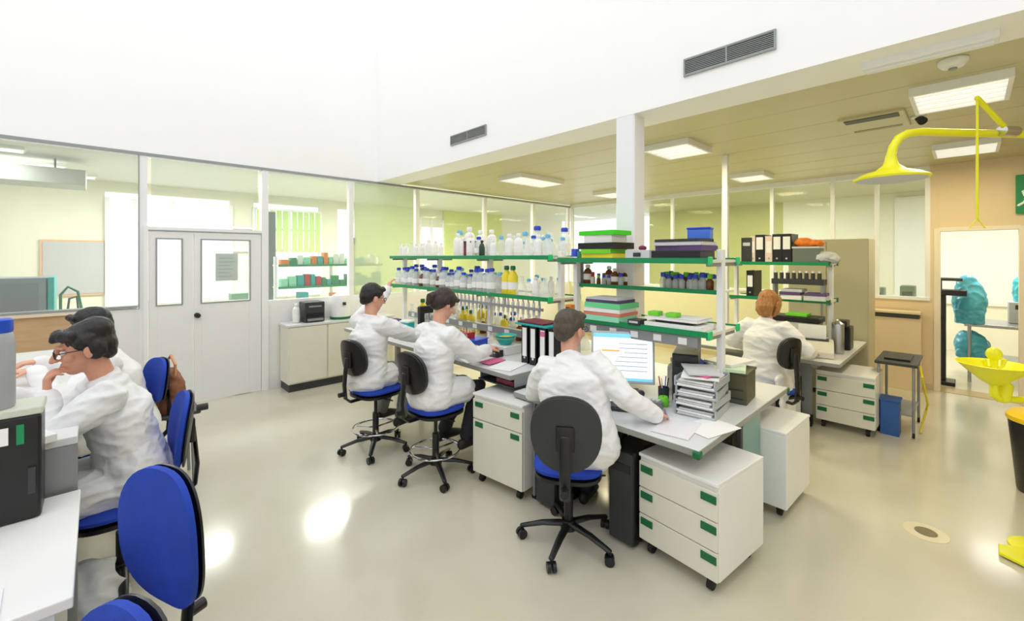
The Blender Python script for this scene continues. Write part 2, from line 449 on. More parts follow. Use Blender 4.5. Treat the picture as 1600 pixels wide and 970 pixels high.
# cassette with a dark slot, smoke detector, spot
t = thing('air_conditioner', 'beige square ceiling cassette with a dark slot, left of the bright ceiling light', 'air conditioner', (5.0, .58, CZ+.008), 0)
mbox('panel', CEIL, -.3, .3, -.22, .22, -.03, 0, t, .008); mbox('slot', SLOT, -.27, -.15, -.18, .18, -.036, -.028, t); mbox('slot', mat('slot_pale',(160,150,125),.5), .17, .23, -.17, .17, -.034, -.028, t)
t = thing('smoke_detector', 'round white smoke detector on the ceiling above the bright light', 'smoke detector', (3.78, .07, CZ), 0)
MB().lathe([(.07,-.002),(.07,-.02),(.05,-.045),(.02,-.05)], n=24).build('housing', FRAME, t, smooth=True)
MB().lathe([(.02,-.048),(.02,-.06),(.01,-.062)], n=12).build('sensor', GREYF, t)
t = thing('ceiling_spotlight', 'small black spotlight on the ceiling between cassette and bright light', 'spotlight', (5.08, .3, CZ), 0)
MB().lathe([(.05,0),(.05,-.01),(.03,-.02)], n=16).build('mount', FRAME, t); MB().cyl((0,0,-.015), (-.05,-.03,-.06), .026, .034).build('head', BLACK, t)
# back room strip lights
for i, (x, y) in enumerate([(-1.2, 7.6), (-.9, 8.6), (-.6, 9.4)]):
    t = thing('strip_light', ['strip light on the back room ceiling, nearest to the glass wall', 'strip light on the back room ceiling, middle of the three', 'strip light on the back room ceiling, farthest of the three'][i], 'ceiling light', (x, y, 3.03), 0)
    mbox('housing', FRAME, -.6, .6, -.08, .08, -.05, 0, t); mbox('tube', LAMP, -.58, .58, -.03, .03, -.075, -.05, t)
# ================================================================== FURNITURE
def drawer_handle(bm_m, parent, x, y0, y1, z, m=DGREEN, name='handle'):
    b = MB(); b.box(x-.012, x, y0, y1, z-.022, z+.022, .003)
    b.mi = 0
    return b.build(name, m, parent)
def caster(name, x, y, parent, r=.028, m=RUBBER):
    b = MB(); b.cyl((x-.012,y-.014,r), (x-.012,y+.014,r), r, n=18)
    b.box(x-.03, x+.02, y-.018, y+.018, r+.01, r+.034, .006)
    b.cyl((x+.004,y,r+.03), (x+.004,y,r+.05), .008, n=8)
    return b.build(name, m, parent, smooth=True)
def pedestal(label, loc, rz, h=.585, rows=3, w=.48, d=.53, door=False, front=CREAM, group=None):
    """front faces local -X; origin at floor centre"""
    t = thing('mobile_pedestal', label, 'drawer unit', loc, rz, group)
    z0 = .075
    b = MB(); b.box(-d/2+.018, d/2, -w/2, w/2, z0, h-.02, .004); b.build('body', LABW, t)
    mbox('top', LABW, -d/2, d/2, -w/2, w/2, h-.02, h, t, .004)
    hh = (h-.045-z0)
    if not door:
        rh = hh/rows
        for k in range(rows):
            a = z0+.004+k*rh; c = a+rh-.006
            f = mbox('drawer', front, -d/2, -d/2+.017, -w/2+.003, w/2-.003, a, c, t, .003)
            for s in (-1, 1):
                y0, y1 = (s*w/2*.93, s*w/2*.6) if s > 0 else (s*w/2*.97, s*w/2*.62)
                MB().box(-d/2-.006, -d/2+.004, min(y0,y1), max(y0,y1), c-.058, c-.018, .002).build('handle', DGREEN, f)
    else:
        c = h-.045; a = c-.15
        f = mbox('drawer', front, -d/2, -d/2+.017, -w/2+.003, w/2-.003, a, c, t, .003)
        for s in (-1, 1): MB().box(-d/2-.006, -d/2+.004, s*w*.36-.04, s*w*.36+.04, c-.055, c-.018, .002).build('handle', DGREEN, f)
        f = mbox('door', front, -d/2, -d/2+.017, -w/2+.003, w/2-.003, z0+.004, a-.008, t, .003)
        for s in (-1, 1): MB().box(-d/2-.006, -d/2+.004, s*w*.36-.04, s*w*.36+.04, a-.06, a-.022, .002).build('handle', DGREEN, f)
    for sx in (-1, 1):
        for sy in (-1, 1): caster('caster', sx*(d/2-.06), sy*(w/2-.06), t)
    return t
pedestal('white three-drawer pedestal with green handles under the near corner of the desk', (2.58,1.095,0), math.radians(-6))
pedestal('white pedestal seen from its side under the far corner of the desk end', (3.56,1.06,0), PI+math.radians(-2))
pedestal('white drawer-and-door pedestal with green handles under the higher bench', (2.42,2.46,0), math.radians(6), h=.69, door=True, w=.50)
pedestal('white three-drawer pedestal with green handles under the right-hand bench', (5.66,.86,0), 0)
pedestal('grey-white pedestal under the left desk behind the empty blue chair', (-.36,3.72,0), PI, h=.6)

# ---- central double bench, desk part (0.74) and lab part (0.84)
def worktop(label, x0, x1, y0, y1, z, th=.035, name='worktop', legs=True, m=BENCH, green=False):
    t = thing(name, label, 'bench', ((x0+x1)/2, (y0+y1)/2, 0), 0)
    hx, hy = (x1-x0)/2, (y1-y0)/2
    MB().box(-hx, hx, -hy, hy, z-th+.006, z, .003).build('top', m, t)
    e = MB(); e.box(-hx-.004, -hx, -hy, hy, z-th, z-.004); e.box(hx, hx+.004, -hy, hy, z-th, z-.004)
    e.box(-hx, hx, -hy-.004, -hy, z-th, z-.004); e.box(-hx, hx, -hy, hy, z-th-.004, z-th+.004); e.build('edge_band', EDGE, t)
    if green:
        for sx in (-1, 1): MB().box(sx*hx-.022, sx*hx+.022, -hy-.012, -hy+.03, z-.045, z-.004, .008).build('corner_cap', DGREEN, t)
    if legs:
        for sy in (-1, 1):
            y = sy*(hy-.22)
            f = MB(); f.box(-hx+.12, hx-.12, y-.025, y+.025, z-th-.06, z-th-.004); f.build('rail', ALU, t)
            for sx in (-1, 1):
                if True: MB().box(sx*(hx-.62)-.03, sx*(hx-.62)+.03, y-.025, y+.025, .02, z-th-.06).build('leg', ALU, t)
                MB().box(sx*(hx-.62)-.04, sx*(hx-.62)+.04, y-.035, y+.035, 0, .02, .005).build('foot', BLACK, t)
    return t
worktop('pale grey desk top at the near end of the central bench, with green corner cap', 2.27, 3.87, .97, 2.36, .74, green=True)
worktop('higher pale worktop of the central bench where the two people work', 2.27, 3.87, 2.40, 5.45, .85)
t = thing('end_panel', 'grey green panel under the end of the central desk', 'panel', (3.07,.985,0)); 
mbox('panel', TEALP, -.13, .21, .0, .02, .05, .70, t); mbox('frame', CHARC, -.17, -.13, -.005, .025, 0.02, .70, t, .004); mbox('foot', BLACK, -.18, .2, -.01, .04, 0, .05, t)
# side gable between high and low part
t = thing('side_gable', 'grey upright gable between the high bench and the desk', 'panel', (2.56,2.175,0)); mbox('panel', ALU, -.27, .24, -.01, .01, .02, .70, t, .003); mbox('foot', BLACK, -.27, .24, -.02, .02, 0, .02, t)
# open shelf under the bench with red folder
t = thing('under_shelf', 'dark shallow shelf hanging just under the higher worktop', 'shelf', (2.52,2.52,.735)); mbox('shelf', CHARC, -.22,.22,-.12,.3,0,.012, t); mbox('hanger', ALU, -.2,.2,.29,.3,.012,.078, t); mbox('hanger', ALU, -.2,.2,-.12,-.11,.012,.078, t)
tag(mbox('ring_folder', DRED, 2.32,2.6,2.42,2.62,.748,.785, bev=.004), 'dark red folder lying on the shelf just under the higher worktop', 'folder')

# ---- shelving on the bench
def bottle_rail(): pass
def shelf_unit(label, xc, y0, y1, levels, zb, posts, ztop, green_ends=True, wid=.5, cap=BGREEN):
    t = thing('bench_shelf', label, 'shelf', (xc, (y0+y1)/2, zb), 0)
    hy = (y1-y0)/2
    for y in posts:
        MB().box(-.028, .028, y-(y0+y1)/2-.02, y-(y0+y1)/2+.02, 0, ztop-zb, .004).build('post', FRAME, t)
    for (z, dx0, dx1) in levels:
        s = MB().box(dx0, dx1, -hy, hy, z-zb-.02, z-zb, 0).build('shelf_board', CREAM, t)
        e = MB(); e.box(dx0-.008, dx0, -hy, hy, z-zb-.026, z-zb+.012); e.box(dx1, dx1+.008, -hy, hy, z-zb-.026, z-zb+.012); e.build('shelf_edge', GREEN, s)
        for y in posts:
            yy = y-(y0+y1)/2
            mbox('bracket', ALU, dx0+.02, dx1-.02, yy-.01, yy+.01, z-zb-.045, z-zb-.02, s)
        if green_ends:
            for sx in (dx0, dx1):
                MB().box(sx-.03, sx+.03, -hy-.012, -hy, z-zb-.035, z-zb+.02, .006).build('end_cap', cap, s)
    return t
shelf_unit('tall green-edged shelves on the higher part of the central bench, full of bottles', 3.06, 2.52, 5.38, [(1.38,-.2,.2), (1.75,-.2,.2)], .85, [2.56,3.55,4.5,5.34], 1.80)
shelf_unit('green-edged shelves on the central desk, full of folders and paper', 3.06, 1.14, 2.40, [(1.255,-.24,.24), (1.73,-.24,.24)], .74, [1.16,2.38], 1.80)
t = thing('narrow_shelf', 'narrow green rack shelf between the two broad shelves above the monitor', 'shelf', (3.12,1.77,1.50)); mbox('shelf_board', CREAM, -.05,.2,-.6,.6,.0,.012, t); mbox('shelf_edge', GREEN, -.058,-.05,-.6,.6,-.01,.02, t); mbox('bracket', ALU, -.03, .0, -.61, -.59, -.02, .2, t); mbox('bracket', ALU, -.03, .0, .585, .605, -.02, .2, t)
shelf_unit('green-edged shelves on the right-hand bench behind the seated woman', 5.85, 1.03, 2.05, [(1.27,-.2,.2), (1.68,-.2,.2)], .74, [1.05,2.03], 1.74, green_ends=True, cap=DGREEN)
# ---- right bench
worktop('pale worktop of the right-hand bench where the woman sits', 5.05, 6.62, .84, 3.6, .74)
t = thing('end_panel', 'grey panel closing the knee space under the right-hand bench', 'panel', (5.35,1.5,0)); mbox('panel', ALU, .0, .02, -.38, .55, .12, .68, t); mbox('foot', BLACK, -.02,.04,-.38,.55,0,.12, t)

# ---- left desk block
t = thing('desk', 'white desk in the left foreground with a black box on it', 'desk', (-.45,2.26,0))
mbox('top', LABW, -.55, .40, -.42, .41, .705, .74, t, .004); mbox('side_panel', LABW, -.5, .36, -.40, -.375, .0, .705, t); mbox('side_panel', LABW, -.5,.36,.37,.395,0,.705, t); mbox('modesty_panel', LABW, -.52,-.5,-.4,.39,.2,.705, t)
t = thing('lab_bench', 'raised grey-white bench at which the two people on the left sit', 'bench', (-.5,3.95,0))
mbox('top', BENCH, -.5, .44, -1.25, 1.4, .93, .965, t, .004); mbox('side_panel', ALU, -.3,.44,-1.25,-1.22,0,.93, t); mbox('side_panel', ALU, -.3,.44,1.36,1.39,0,.93, t); mbox('back_panel', ALU, -.5,-.47,-1.2,1.36,.2,.93, t)

# ================================================================== CHAIRS
def chair(label, loc, rz, seat=.5, bw=.42, bh=.42, bz=.40, back_m=BLUEF, shell_m=BLACK, ring=False, tilt=.12, bx=-.235, knob=True, knobz=None, sw=(.46,.44), ex=2.5, group=None, curve=.03, base_rot=0):
    """faces local +X; origin on the floor under the gas column"""
    t = thing('lab_chair', label, 'chair', loc, rz, group)
    Ms = TR(.0,0,seat-.035) @ RY(-PI/2) 
    MB().pad(sw[0], sw[1], .055, ex=3, M=Ms, crown=.7).build('seat', BLUEF, t, smooth=True)
    MB().pad(sw[0]-.01, sw[1]-.01, .045, ex=3, M=TR(0,0,seat-.075) @ RY(-PI/2)).build('seat_shell', BLACK, t, smooth=True)
    zc = seat+bz-.12+.1
    Mb = TR(bx, 0, zc) @ RY(-tilt)
    MB().pad(bw, bh, .05, ex=ex, M=Mb, crown=.6, curve=curve).build('backrest', back_m, t, smooth=True)
    MB().pad(bw*.99, bh*.99, .026, ex=ex, M=TR(bx-.028*math.cos(tilt), 0, zc) @ RY(-tilt), crown=.7, curve=curve).build('back_shell', shell_m, t, smooth=True)
    b = MB()
    b.tube([(-.06,0,seat-.1), (bx-.02,0,seat-.1), (bx-.065,0,seat-.06), (bx-.075,0,seat+.05), (bx-.055,0,zc)], [(.03,.011)]*5, n=10, side=(0,1,0), caps=2)
    b.box(bx-.06, bx-.03, -.05, .05, zc-.08, zc+.06, .01, M=None)
    bk = b.build('back_bar', BLACK, t, smooth=True)
    if knob:
        MB().cyl((bx-.07,0,knobz or seat-.02), (bx-.125,0,knobz or seat-.02), .02, n=12).build('adjusting_knob', BLACK, bk)
    MB().box(-.1,.1,-.07,.07,seat-.125,seat-.09,.01).build('mechanism', BLACK, t)
    MB().tube([(.0,-.05,seat-.115),(.02,-.16,seat-.12),(.02,-.22,seat-.115)], .006, n=8).build('lever', BLACK, t)
    c = MB(); c.cyl((0,0,.1),(0,0,max(.3,seat-.26)), .028, n=16); c.cyl((0,0,.2),(0,0,seat-.12), .015, n=12); c.build('gas_column', BLACK, t, smooth=True)
    b = MB(); b.cyl((0,0,.085),(0,0,.14), .05, .04, n=18)
    for k in range(5):
        a = base_rot+k*2*PI/5
        b.tube([(.03*math.cos(a),.03*math.sin(a),.115),(.16*math.cos(a),.16*math.sin(a),.105),(.29*math.cos(a),.29*math.sin(a),.075)], [(.026,.018),(.022,.015),(.017,.012)], n=10, side=(-math.sin(a),math.cos(a),0), caps=2)
    b.build('base', BLACK, t, smooth=True)
    for k in range(5):
        a = base_rot+k*2*PI/5; x, y = .29*math.cos(a), .29*math.sin(a)
        w = MB(); ta = V((-math.sin(a+.6), math.cos(a+.6), 0)); c0 = V((x,y,.028))
        w.cyl(c0-ta*.026, c0-ta*.006, .028, n=16); w.cyl(c0+ta*.006, c0+ta*.026, .028, n=16); w.cyl(c0-ta*.02, c0+ta*.02, .012, n=8); w.cyl(c0, c0+V((0,0,.05)), .008, n=8)
        w.build('caster', BLACK, t, smooth=True)
    if ring:
        rg = MB(); n = 28; pts = [(.2*math.cos(2*PI*k/n), .2*math.sin(2*PI*k/n), .2) for k in range(n+1)]
        rg.tube(pts, .0095, n=8, caps=0)
        for k in range(3):
            a = k*2*PI/3; rg.tube([(.02*math.cos(a),.02*math.sin(a),.2),(.2*math.cos(a),.2*math.sin(a),.2)], .008, n=8)
        rg.build('foot_ring', CHROME, t, smooth=True)
    return t
# ================================================================== PEOPLE
def voxel(mb, size, smooth=3, factor=.5):
    bmesh.ops.recalc_face_normals(mb.bm, faces=mb.bm.faces)
    me = bpy.data.meshes.new('tmp'); mb.bm.to_mesh(me); mb.bm.free()
    o = bpy.data.objects.new('tmp', me); COL.objects.link(o)
    r = o.modifiers.new('r', 'REMESH'); r.mode = 'VOXEL'; r.voxel_size = size; r.adaptivity = 0
    s = o.modifiers.new('s', 'SMOOTH'); s.factor = factor; s.iterations = smooth
    dg = bpy.context.evaluated_depsgraph_get(); dg.update()
    new = bpy.data.meshes.new_from_object(o.evaluated_get(dg))
    bpy.data.objects.remove(o); bpy.data.meshes.remove(me)
    return new
def wrinkle(me, amp, scale, seed=0, st=(1,1,1), ridge=True, fine=0):
    nv = [v.normal.copy() for v in me.vertices]
    for v, n in zip(me.vertices, nv):
        p = V((v.co.x*st[0], v.co.y*st[1], v.co.z*st[2]))*scale + V((seed*7.3, seed*3.1, seed))
        p += V((noise.noise(p*.5), noise.noise(p*.5+V((5,5,5))), 0))*.8
        a = noise.noise(p)
        f = (1-2.2*abs(a)) if ridge else a
        v.co += n*amp*f
        if fine: v.co += n*fine*noise.noise(p*3.5)
    me.update()
def ik(a, c, l1, l2, pole):
    d = c-a; L = min(d.length, (l1+l2)*.995); u = d.normalized()
    k = (l1*l1-l2*l2+L*L)/(2*L); h = math.sqrt(max(l1*l1-k*k, 0))
    p = V(pole); p = (p-u*p.dot(u)).normalized()
    return a+u*k+p*h, a+u*L
def person(label, loc, rz, seat=.5, lean=.15, side_lean=0, headf=(1,0,-.2), headoff=(.04,0), sc=1.0,
           handL=(.5,.2,.8), handR=(.5,-.2,.8), poleL=(-.3,.6,-1), poleR=(-.3,-.6,-1), hdirL=(1,-.2,0), hdirR=(1,.2,0), hnL=(0,0,-1), hnR=(0,0,-1), curl=.6, curlL=None,
           kneeL=(.42,.11), kneeR=(.42,-.11), footL=(.45,.12,.0), footR=(.45,-.12,.0), hair=HAIRB, hairstyle='short', skin=SKIN, trou=TROUD, shoe=SHOE,
           coat=COAT, skirt=.55, vs=.007, cs=.009, glasses=False, seed=1, kneez=None, tail=0, coatwr=.006, female=False, skirt_back=0, bw=1.0, hk=1.06, chin=False):
    t = thing('person', label, 'person', loc, rz)
    P0 = V((0, 0, seat+.09))
    d = V((math.sin(lean), math.sin(side_lean), math.cos(lean))).normalized()
    d2 = V((math.sin(lean*1.5), math.sin(side_lean), math.cos(lean*1.5))).normalized()
    waist = P0+d*.17*sc; chest = waist+d*.19*sc; nb = chest+d2*.165*sc       # neck base
    fwd = V(headf).normalized(); 
    lat = V((0,1,0)); latc = (lat - d2*lat.dot(d2)).normalized()
    hc = nb+d2*.075+V((headoff[0],headoff[1],.105))
    hs = V((0,0,1)).cross(fwd).normalized(); hu = fwd.cross(hs).normalized()
    H = lambda f, s, u: hc+(fwd*f+hs*s+hu*u)*hk
    sw = (.165 if female else .18)*sc
    SL = nb-d2*.045+latc*sw; SR = nb-d2*.045-latc*sw
    WL, WR = V(handL), V(handR)
    EL, WL = ik(SL, WL, .29*sc, .26*sc, poleL); ER, WR = ik(SR, WR, .29*sc, .26*sc, poleR)
    hipL, hipR = P0+V((0,.09,-.02)), P0+V((0,-.09,-.02))
    kz = (seat+.055) if kneez is None else kneez
    KL, KR = V((kneeL[0],kneeL[1],kz)), V((kneeR[0],kneeR[1],kz))
    FL, FR = V(footL), V(footR)
    AL, AR = FL+V((0,0,.085)), FR+V((0,0,.085))
    M3h = Matrix((fwd, hs, hu)).transposed()
    if chin:      # left hand held at the mouth
        EL, WL = ik(SL, H(.15,.035,-.155), .29*sc, .26*sc, poleL)
    # ---- continuous body
    b = MB()
    b.tube([P0, waist, chest, nb-d2*.05], [(.15,.105),(.13,.095),(.15,.105),(.11,.07)], n=20, side=latc)
    b.tube([nb-d2*.04, nb+d2*.03, hc+V((0,0,-.03))-fwd*.02], [.062,.055,.055], n=14)
    for (s, e, w) in ((SL,EL,WL),(SR,ER,WR)):
        b.tube([s, s.lerp(e,.5), e, e.lerp(w,.35), w], [.052,.047,.038,.039,.026], n=12)
    for (h, k, a, f) in ((hipL,KL,AL,FL),(hipR,KR,AR,FR)):
        b.tube([h, h.lerp(k,.5), k, k.lerp(a,.35), a], [.085,.075,.056,.056,.038], n=14)
        b.tube([a+V((-.02,0,-.04)), a+V((.13,0,-.06))], [.032,.026], n=10)
    # head
    b.ell(H(-.012,0,.03), (.098,.079,.09), M3h); b.ell(H(.022,0,-.03), (.07,.063,.082), M3h)
    b.ell(H(.05,0,-.078), (.036,.036,.03), M3h)                    # chin
    b.tube([H(.085,0,.02), H(.108,0,-.012), H(.112,0,-.022)], [.009,.012,.013], n=10)   # nose
    b.ell(H(.098,.011,-.024), (.011,.009,.008), M3h); b.ell(H(.098,-.011,-.024), (.011,.009,.008), M3h)
    b.tube([H(.068,.045,.03), H(.088,.0,.034), H(.068,-.045,.03)], [.009,.010,.009], n=8)    # brow
    b.tube([H(.078,.022,-.049), H(.087,0,-.048), H(.078,-.022,-.049)], [.006,.0075,.006], n=8)
    b.tube([H(.077,.018,-.059), H(.084,0,-.060), H(.077,-.018,-.059)], [.006,.0075,.006], n=8)
    for s in (-1, 1):
        b.ell(H(.055,s*.045,-.018), (.024,.02,.022), M3h)          # cheeks
        b.ell(H(-.012,s*.083,-.005), (.021,.009,.033), M3h); b.ell(H(-.008,s*.080,-.026), (.011,.008,.012), M3h)
    # hands
    def hand(w, hd, hn, mir, crl):
        h = V(hd).normalized(); n = V(hn); n = (n-h*n.dot(h)).normalized(); sd = h.cross(n)*mir   # sd: thumb side
        b.tube([w-h*.01, w+h*.03, w+h*.075], [(.024,.019),(.034,.017),(.040,.014)], n=14, side=sd)
        for i, (off, ln) in enumerate(((.029,.072),(.010,.08),(-.010,.075),(-.029,.06))):
            p = w+h*.08+sd*off; ang = .15+.12*i*crl
            pts = [p-h*.015, p]; dr = h
            for q, fr in enumerate((.45,.3,.25)):
                ang += crl*(.55 if q else .35)
                dr = (h*math.cos(ang)+n*math.sin(ang)+sd*off*1.2).normalized(); p = p+dr*ln*fr; pts.append(p)
            b.tube(pts, [.0095,.0095,.009,.008,.007], n=8)
        p = w+h*.025+sd*.03
        q1 = p+(h*.6+sd*.7+n*.35).normalized()*.036; q2 = q1+(h*.85+sd*.1+n*.5).normalized()*.03; q3 = q2+(h*.85-sd*.1+n*.5).normalized()*.024
        b.tube([p-sd*.012, p, q1, q2, q3], [.013,.013,.0105,.009,.0075], n=8)
    hand(WL, hdirL, hnL, 1, curl if curlL is None else curlL); hand(WR, hdirR, hnR, -1, curl)
    me = voxel(b, vs, 2, .4)
    link_mesh('body', me, skin, t, smooth=True)
    # ---- eyes
    for s in (-1, 1):
        e = MB(); e.ell(H(.070,s*.031,.008), (.013,.0135,.0125), M3h, 14, 10); eo = e.build('eye', EYEW, t, smooth=True)
        e = MB(); e.ell(H(.0795,s*.031,.007), (.005,.0062,.0062), M3h, 10, 8); e.build('iris', EYED, eo, smooth=True)
    m = MB(); m.tube([H(.083,.019,-.054), H(.092,0,-.054), H(.083,-.019,-.054)], [.0025,.004,.0025], n=8); m.build('lips', LIP, t, smooth=True)
    # ---- hair
    h = MB()
    h.ell(H(-.022,0,.048), (.104,.09,.088), M3h); h.ell(H(-.055,0,.01), (.068,.083,.078), M3h)
    if hairstyle in ('short','mop'):
        h.tube([H(.058,.045,.085), H(.07,0,.095), H(.058,-.045,.085)], [.02,.023,.02], n=8)
        for s in (-1, 1): h.ell(H(-.01,s*.074,.035), (.05,.017,.04), M3h)
        h.ell(H(-.075,0,-.035), (.035,.06,.04), M3h)
    if hairstyle == 'mop':
        h.tube([H(.03,.062,.075), H(.078,.02,.082), H(.09,-.02,.07)], [.028,.026,.018], n=8)
        h.tube([H(.03,-.062,.075), H(.078,-.02,.085), H(.088,.02,.072)], [.028,.026,.018], n=8)
        h.ell(H(-.05,0,.075), (.075,.085,.07), M3h)
        for s in (-1, 1): h.ell(H(-.035,s*.075,-.0), (.045,.02,.055), M3h)
    if hairstyle == 'bob':
        for s in (-1, 1): h.tube([H(.03,s*.075,.06), H(-.0,s*.086,.0), H(-.02,s*.078,-.07), H(-.02,s*.06,-.11)], [.026,.028,.03,.02], n=10)
        h.tube([H(-.07,0,.03), H(-.085,0,-.05), H(-.07,0,-.115)], [(.07,.05),(.078,.04),(.06,.03)], n=14, side=hs)
        h.tube([H(.05,.05,.085), H(.072,.0,.095), H(.05,-.05,.085)], [.024,.024,.024], n=8)
    if hairstyle == 'tied':
        for s in (-1, 1): h.ell(H(-.01,s*.076,.03), (.055,.019,.055), M3h)
        h.tube([H(.055,.05,.08), H(.075,.01,.085), H(.07,-.045,.07)], [.024,.024,.02], n=8)
        h.ell(H(-.07,0,-.03), (.045,.06,.045), M3h); h.tube([H(-.11,0,.03), H(-.14,0,.0), H(-.135,0,-.05)], [.034,.036,.02], n=10)
    me = voxel(h, .006, 2, .4); wrinkle(me, .0035, 55, seed, (1,1,.5), ridge=False)
    link_mesh('hair', me, hair, t, smooth=True)
    if glasses:
        g = MB()
        for s in (-1, 1):
            n = 14; pts = [H(.098, s*.031+.022*math.cos(2*PI*k/n), .006+.016*math.sin(2*PI*k/n)) for k in range(n+1)]
            g.tube(pts, .0022, n=6, caps=0); g.tube([H(.097,s*.053,.012), H(.05,s*.078,.012), H(-.01,s*.085,.008)], .0022, n=6)
        g.tube([H(.1,.009,.01), H(.1,-.009,.01)], .002, n=6); g.build('glasses', BLACK, t)
    # ---- trousers and shoes
    b = MB()
    b.tube([P0+V((0,0,-.01)), waist-d*.03], [(.165,.125),(.145,.11)], n=18, side=latc)
    for (hh, k, a, f) in ((hipL,KL,AL,FL),(hipR,KR,AR,FR)):
        b.tube([hh, hh.lerp(k,.5), k, k.lerp(a,.4), a+V((0,0,.02))], [.098,.088,.07,.066,.056], n=16)
    me = voxel(b, .011, 3); wrinkle(me, .005, 11, seed+3, (1,1,1.6)); link_mesh('trousers', me, trou, t, smooth=True)
    for (f, k) in ((FL,KL),(FR,KR)):
        b = MB(); b.tube([f+V((-.06,0,.045)), f+V((.02,0,.05)), f+V((.12,0,.034)), f+V((.17,0,.026))], [(.034,.044),(.038,.048),(.042,.034),(.034,.024)], n=14, side=(0,1,0))
        b.build('shoe', shoe, t, smooth=True)
    # ---- lab coat
    c = MB()
    c.tube([P0+V((-.005,0,-.03)), P0+d*.05, waist, chest, nb-d2*.055], [(.215*bw,.165),(.205*bw,.155),(.185*bw,.135),(.195*bw,.142),(.13,.092)], n=26, side=latc)
    for (s, e, w) in ((SL,EL,WL),(SR,ER,WR)):
        e2 = e
        c.tube([nb.lerp(s,.55)-d2*.035, s-d2*.005, s.lerp(e,.5), e2, e.lerp(w,.5), e.lerp(w,.93)], [.066,.082,.076,.064,.058,.047], n=14)
    for (hh, k) in ((hipL,KL),(hipR,KR)):
        c.tube([hh, hh.lerp(k,skirt)], [.112,.105], n=16)
    if tail:     # panels of the coat that hang beside the seat
        for s in (-1, 1):
            c.tube([P0+V((-.04,s*.2,.0)), P0+V((-.05,s*.235,-.12)), P0+V((-.05,s*.25,-tail))], [(.16,.03),(.17,.024),(.17,.016)], n=18, side=(1,0,0))
    if skirt_back:
        c.tube([P0+V((-.13,0,.0)), P0+V((-.27,0,-.12)), P0+V((-.3,0,-skirt_back))], [(.2,.04),(.22,.026),(.22,.016)], n=18, side=(0,1,0))
    n = 18; cf = V((1,0,0)); cf = (cf-d2*cf.dot(d2)).normalized()
    ringp = [nb+d2*(-.004-.03*math.cos(2*PI*k/n))+cf*(.062*math.cos(2*PI*k/n)+.004)+latc*.068*math.sin(2*PI*k/n) for k in range(n+1)]
    c.tube(ringp, .015, n=8, caps=0)
    me = voxel(c, cs, 4)
    wrinkle(me, coatwr, 7.5, seed, (1,1,2.0), fine=coatwr*.3)
    # hollow the neck opening a little so that the collar reads
    co_ = link_mesh('lab_coat', me, coat, t, smooth=True)
    # pocket, placket, buttons
    pk = MB(); pn = d.cross(latc)
    return t
# ================================================================== SMALL THINGS
def fy(px, x):
    r = (px-800)/681; t = x/(.724*r+.69); return (-.69*r+.724)*t
PROTO = {}
def bottle(kind, loc, label, group, sc=1.0, name='bottle', rz=0):
    key = kind
    if key in PROTO:
        return dup(PROTO[key], loc, rz, label, group, (sc,sc,sc))
    body_m, cap_m, prof, capz, capr = {
      'media':  (GLASSB, CAPB, [(.035,0),(.04,.01),(.04,.11),(.034,.13),(.017,.145),(.017,.16)], .158, .021),
      'white':  (LABW, LABW, [(.03,0),(.034,.008),(.034,.12),(.026,.14),(.012,.15),(.012,.16)], .158, .016),
      'amber':  (AMBER, LABW, [(.03,0),(.034,.008),(.034,.09),(.026,.11),(.014,.12),(.014,.13)], .128, .018),
      'yellow': (YELLOW, DGREEN, [(.028,0),(.032,.008),(.032,.12),(.02,.14),(.012,.15),(.012,.16)], .158, .016),
      'sky':    (GLASSC, SKYB, [(.03,0),(.034,.008),(.034,.10),(.026,.12),(.014,.13),(.014,.14)], .138, .019),
      'tiny':   (GLASSB, CAPB, [(.018,0),(.02,.005),(.02,.05),(.014,.06),(.011,.065),(.011,.07)], .068, .014),
      'tinygr': (AMBER, LIME, [(.018,0),(.02,.005),(.02,.05),(.014,.06),(.011,.065),(.011,.07)], .068, .014),
      'tinyred':(LABW, RED, [(.018,0),(.02,.005),(.02,.05),(.014,.06),(.011,.065),(.011,.07)], .068, .014),
      'darkgreen':(mat('dark_green_glass',(25,60,40),.2), BLACK, [(.03,0),(.034,.008),(.034,.11),(.02,.14),(.012,.15),(.012,.16)], .158, .016),
      'erlen':  (GLASSC, GLASSC, [(.05,0),(.054,.006),(.05,.03),(.02,.11),(.017,.12),(.017,.15),(.02,.153)], None, 0),
      'grad':   (GLASSC, BLUE, [(.05,0),(.05,.008),(.02,.012),(.018,.02),(.018,.28),(.021,.285)], None, 0)}[kind]
    t = thing(name, label, 'bottle' if capz else 'glassware', loc, rz, group)
    MB().lathe(prof, n=14).build('body', body_m, t, smooth=True)
    if capz:
        MB().lathe([(capr,0),(capr*1.05,.004),(capr*1.05,.02),(capr*.8,.026)], c=(0,0,capz-.002), n=14).build('cap', cap_m, t, smooth=True)
        if kind in ('media','white','amber','yellow'):
            r = prof[2][0]+.0006
            MB().lathe([(r,0),(r,.045)], c=(0,0,.035), n=14).build('paper_label', PAPER, t, smooth=True)
    t.scale = (sc,sc,sc)
    PROTO[key] = t
    return t
random.seed(11)
S = dict(a='top green shelf over the two people', b='lower green shelf over the two people')
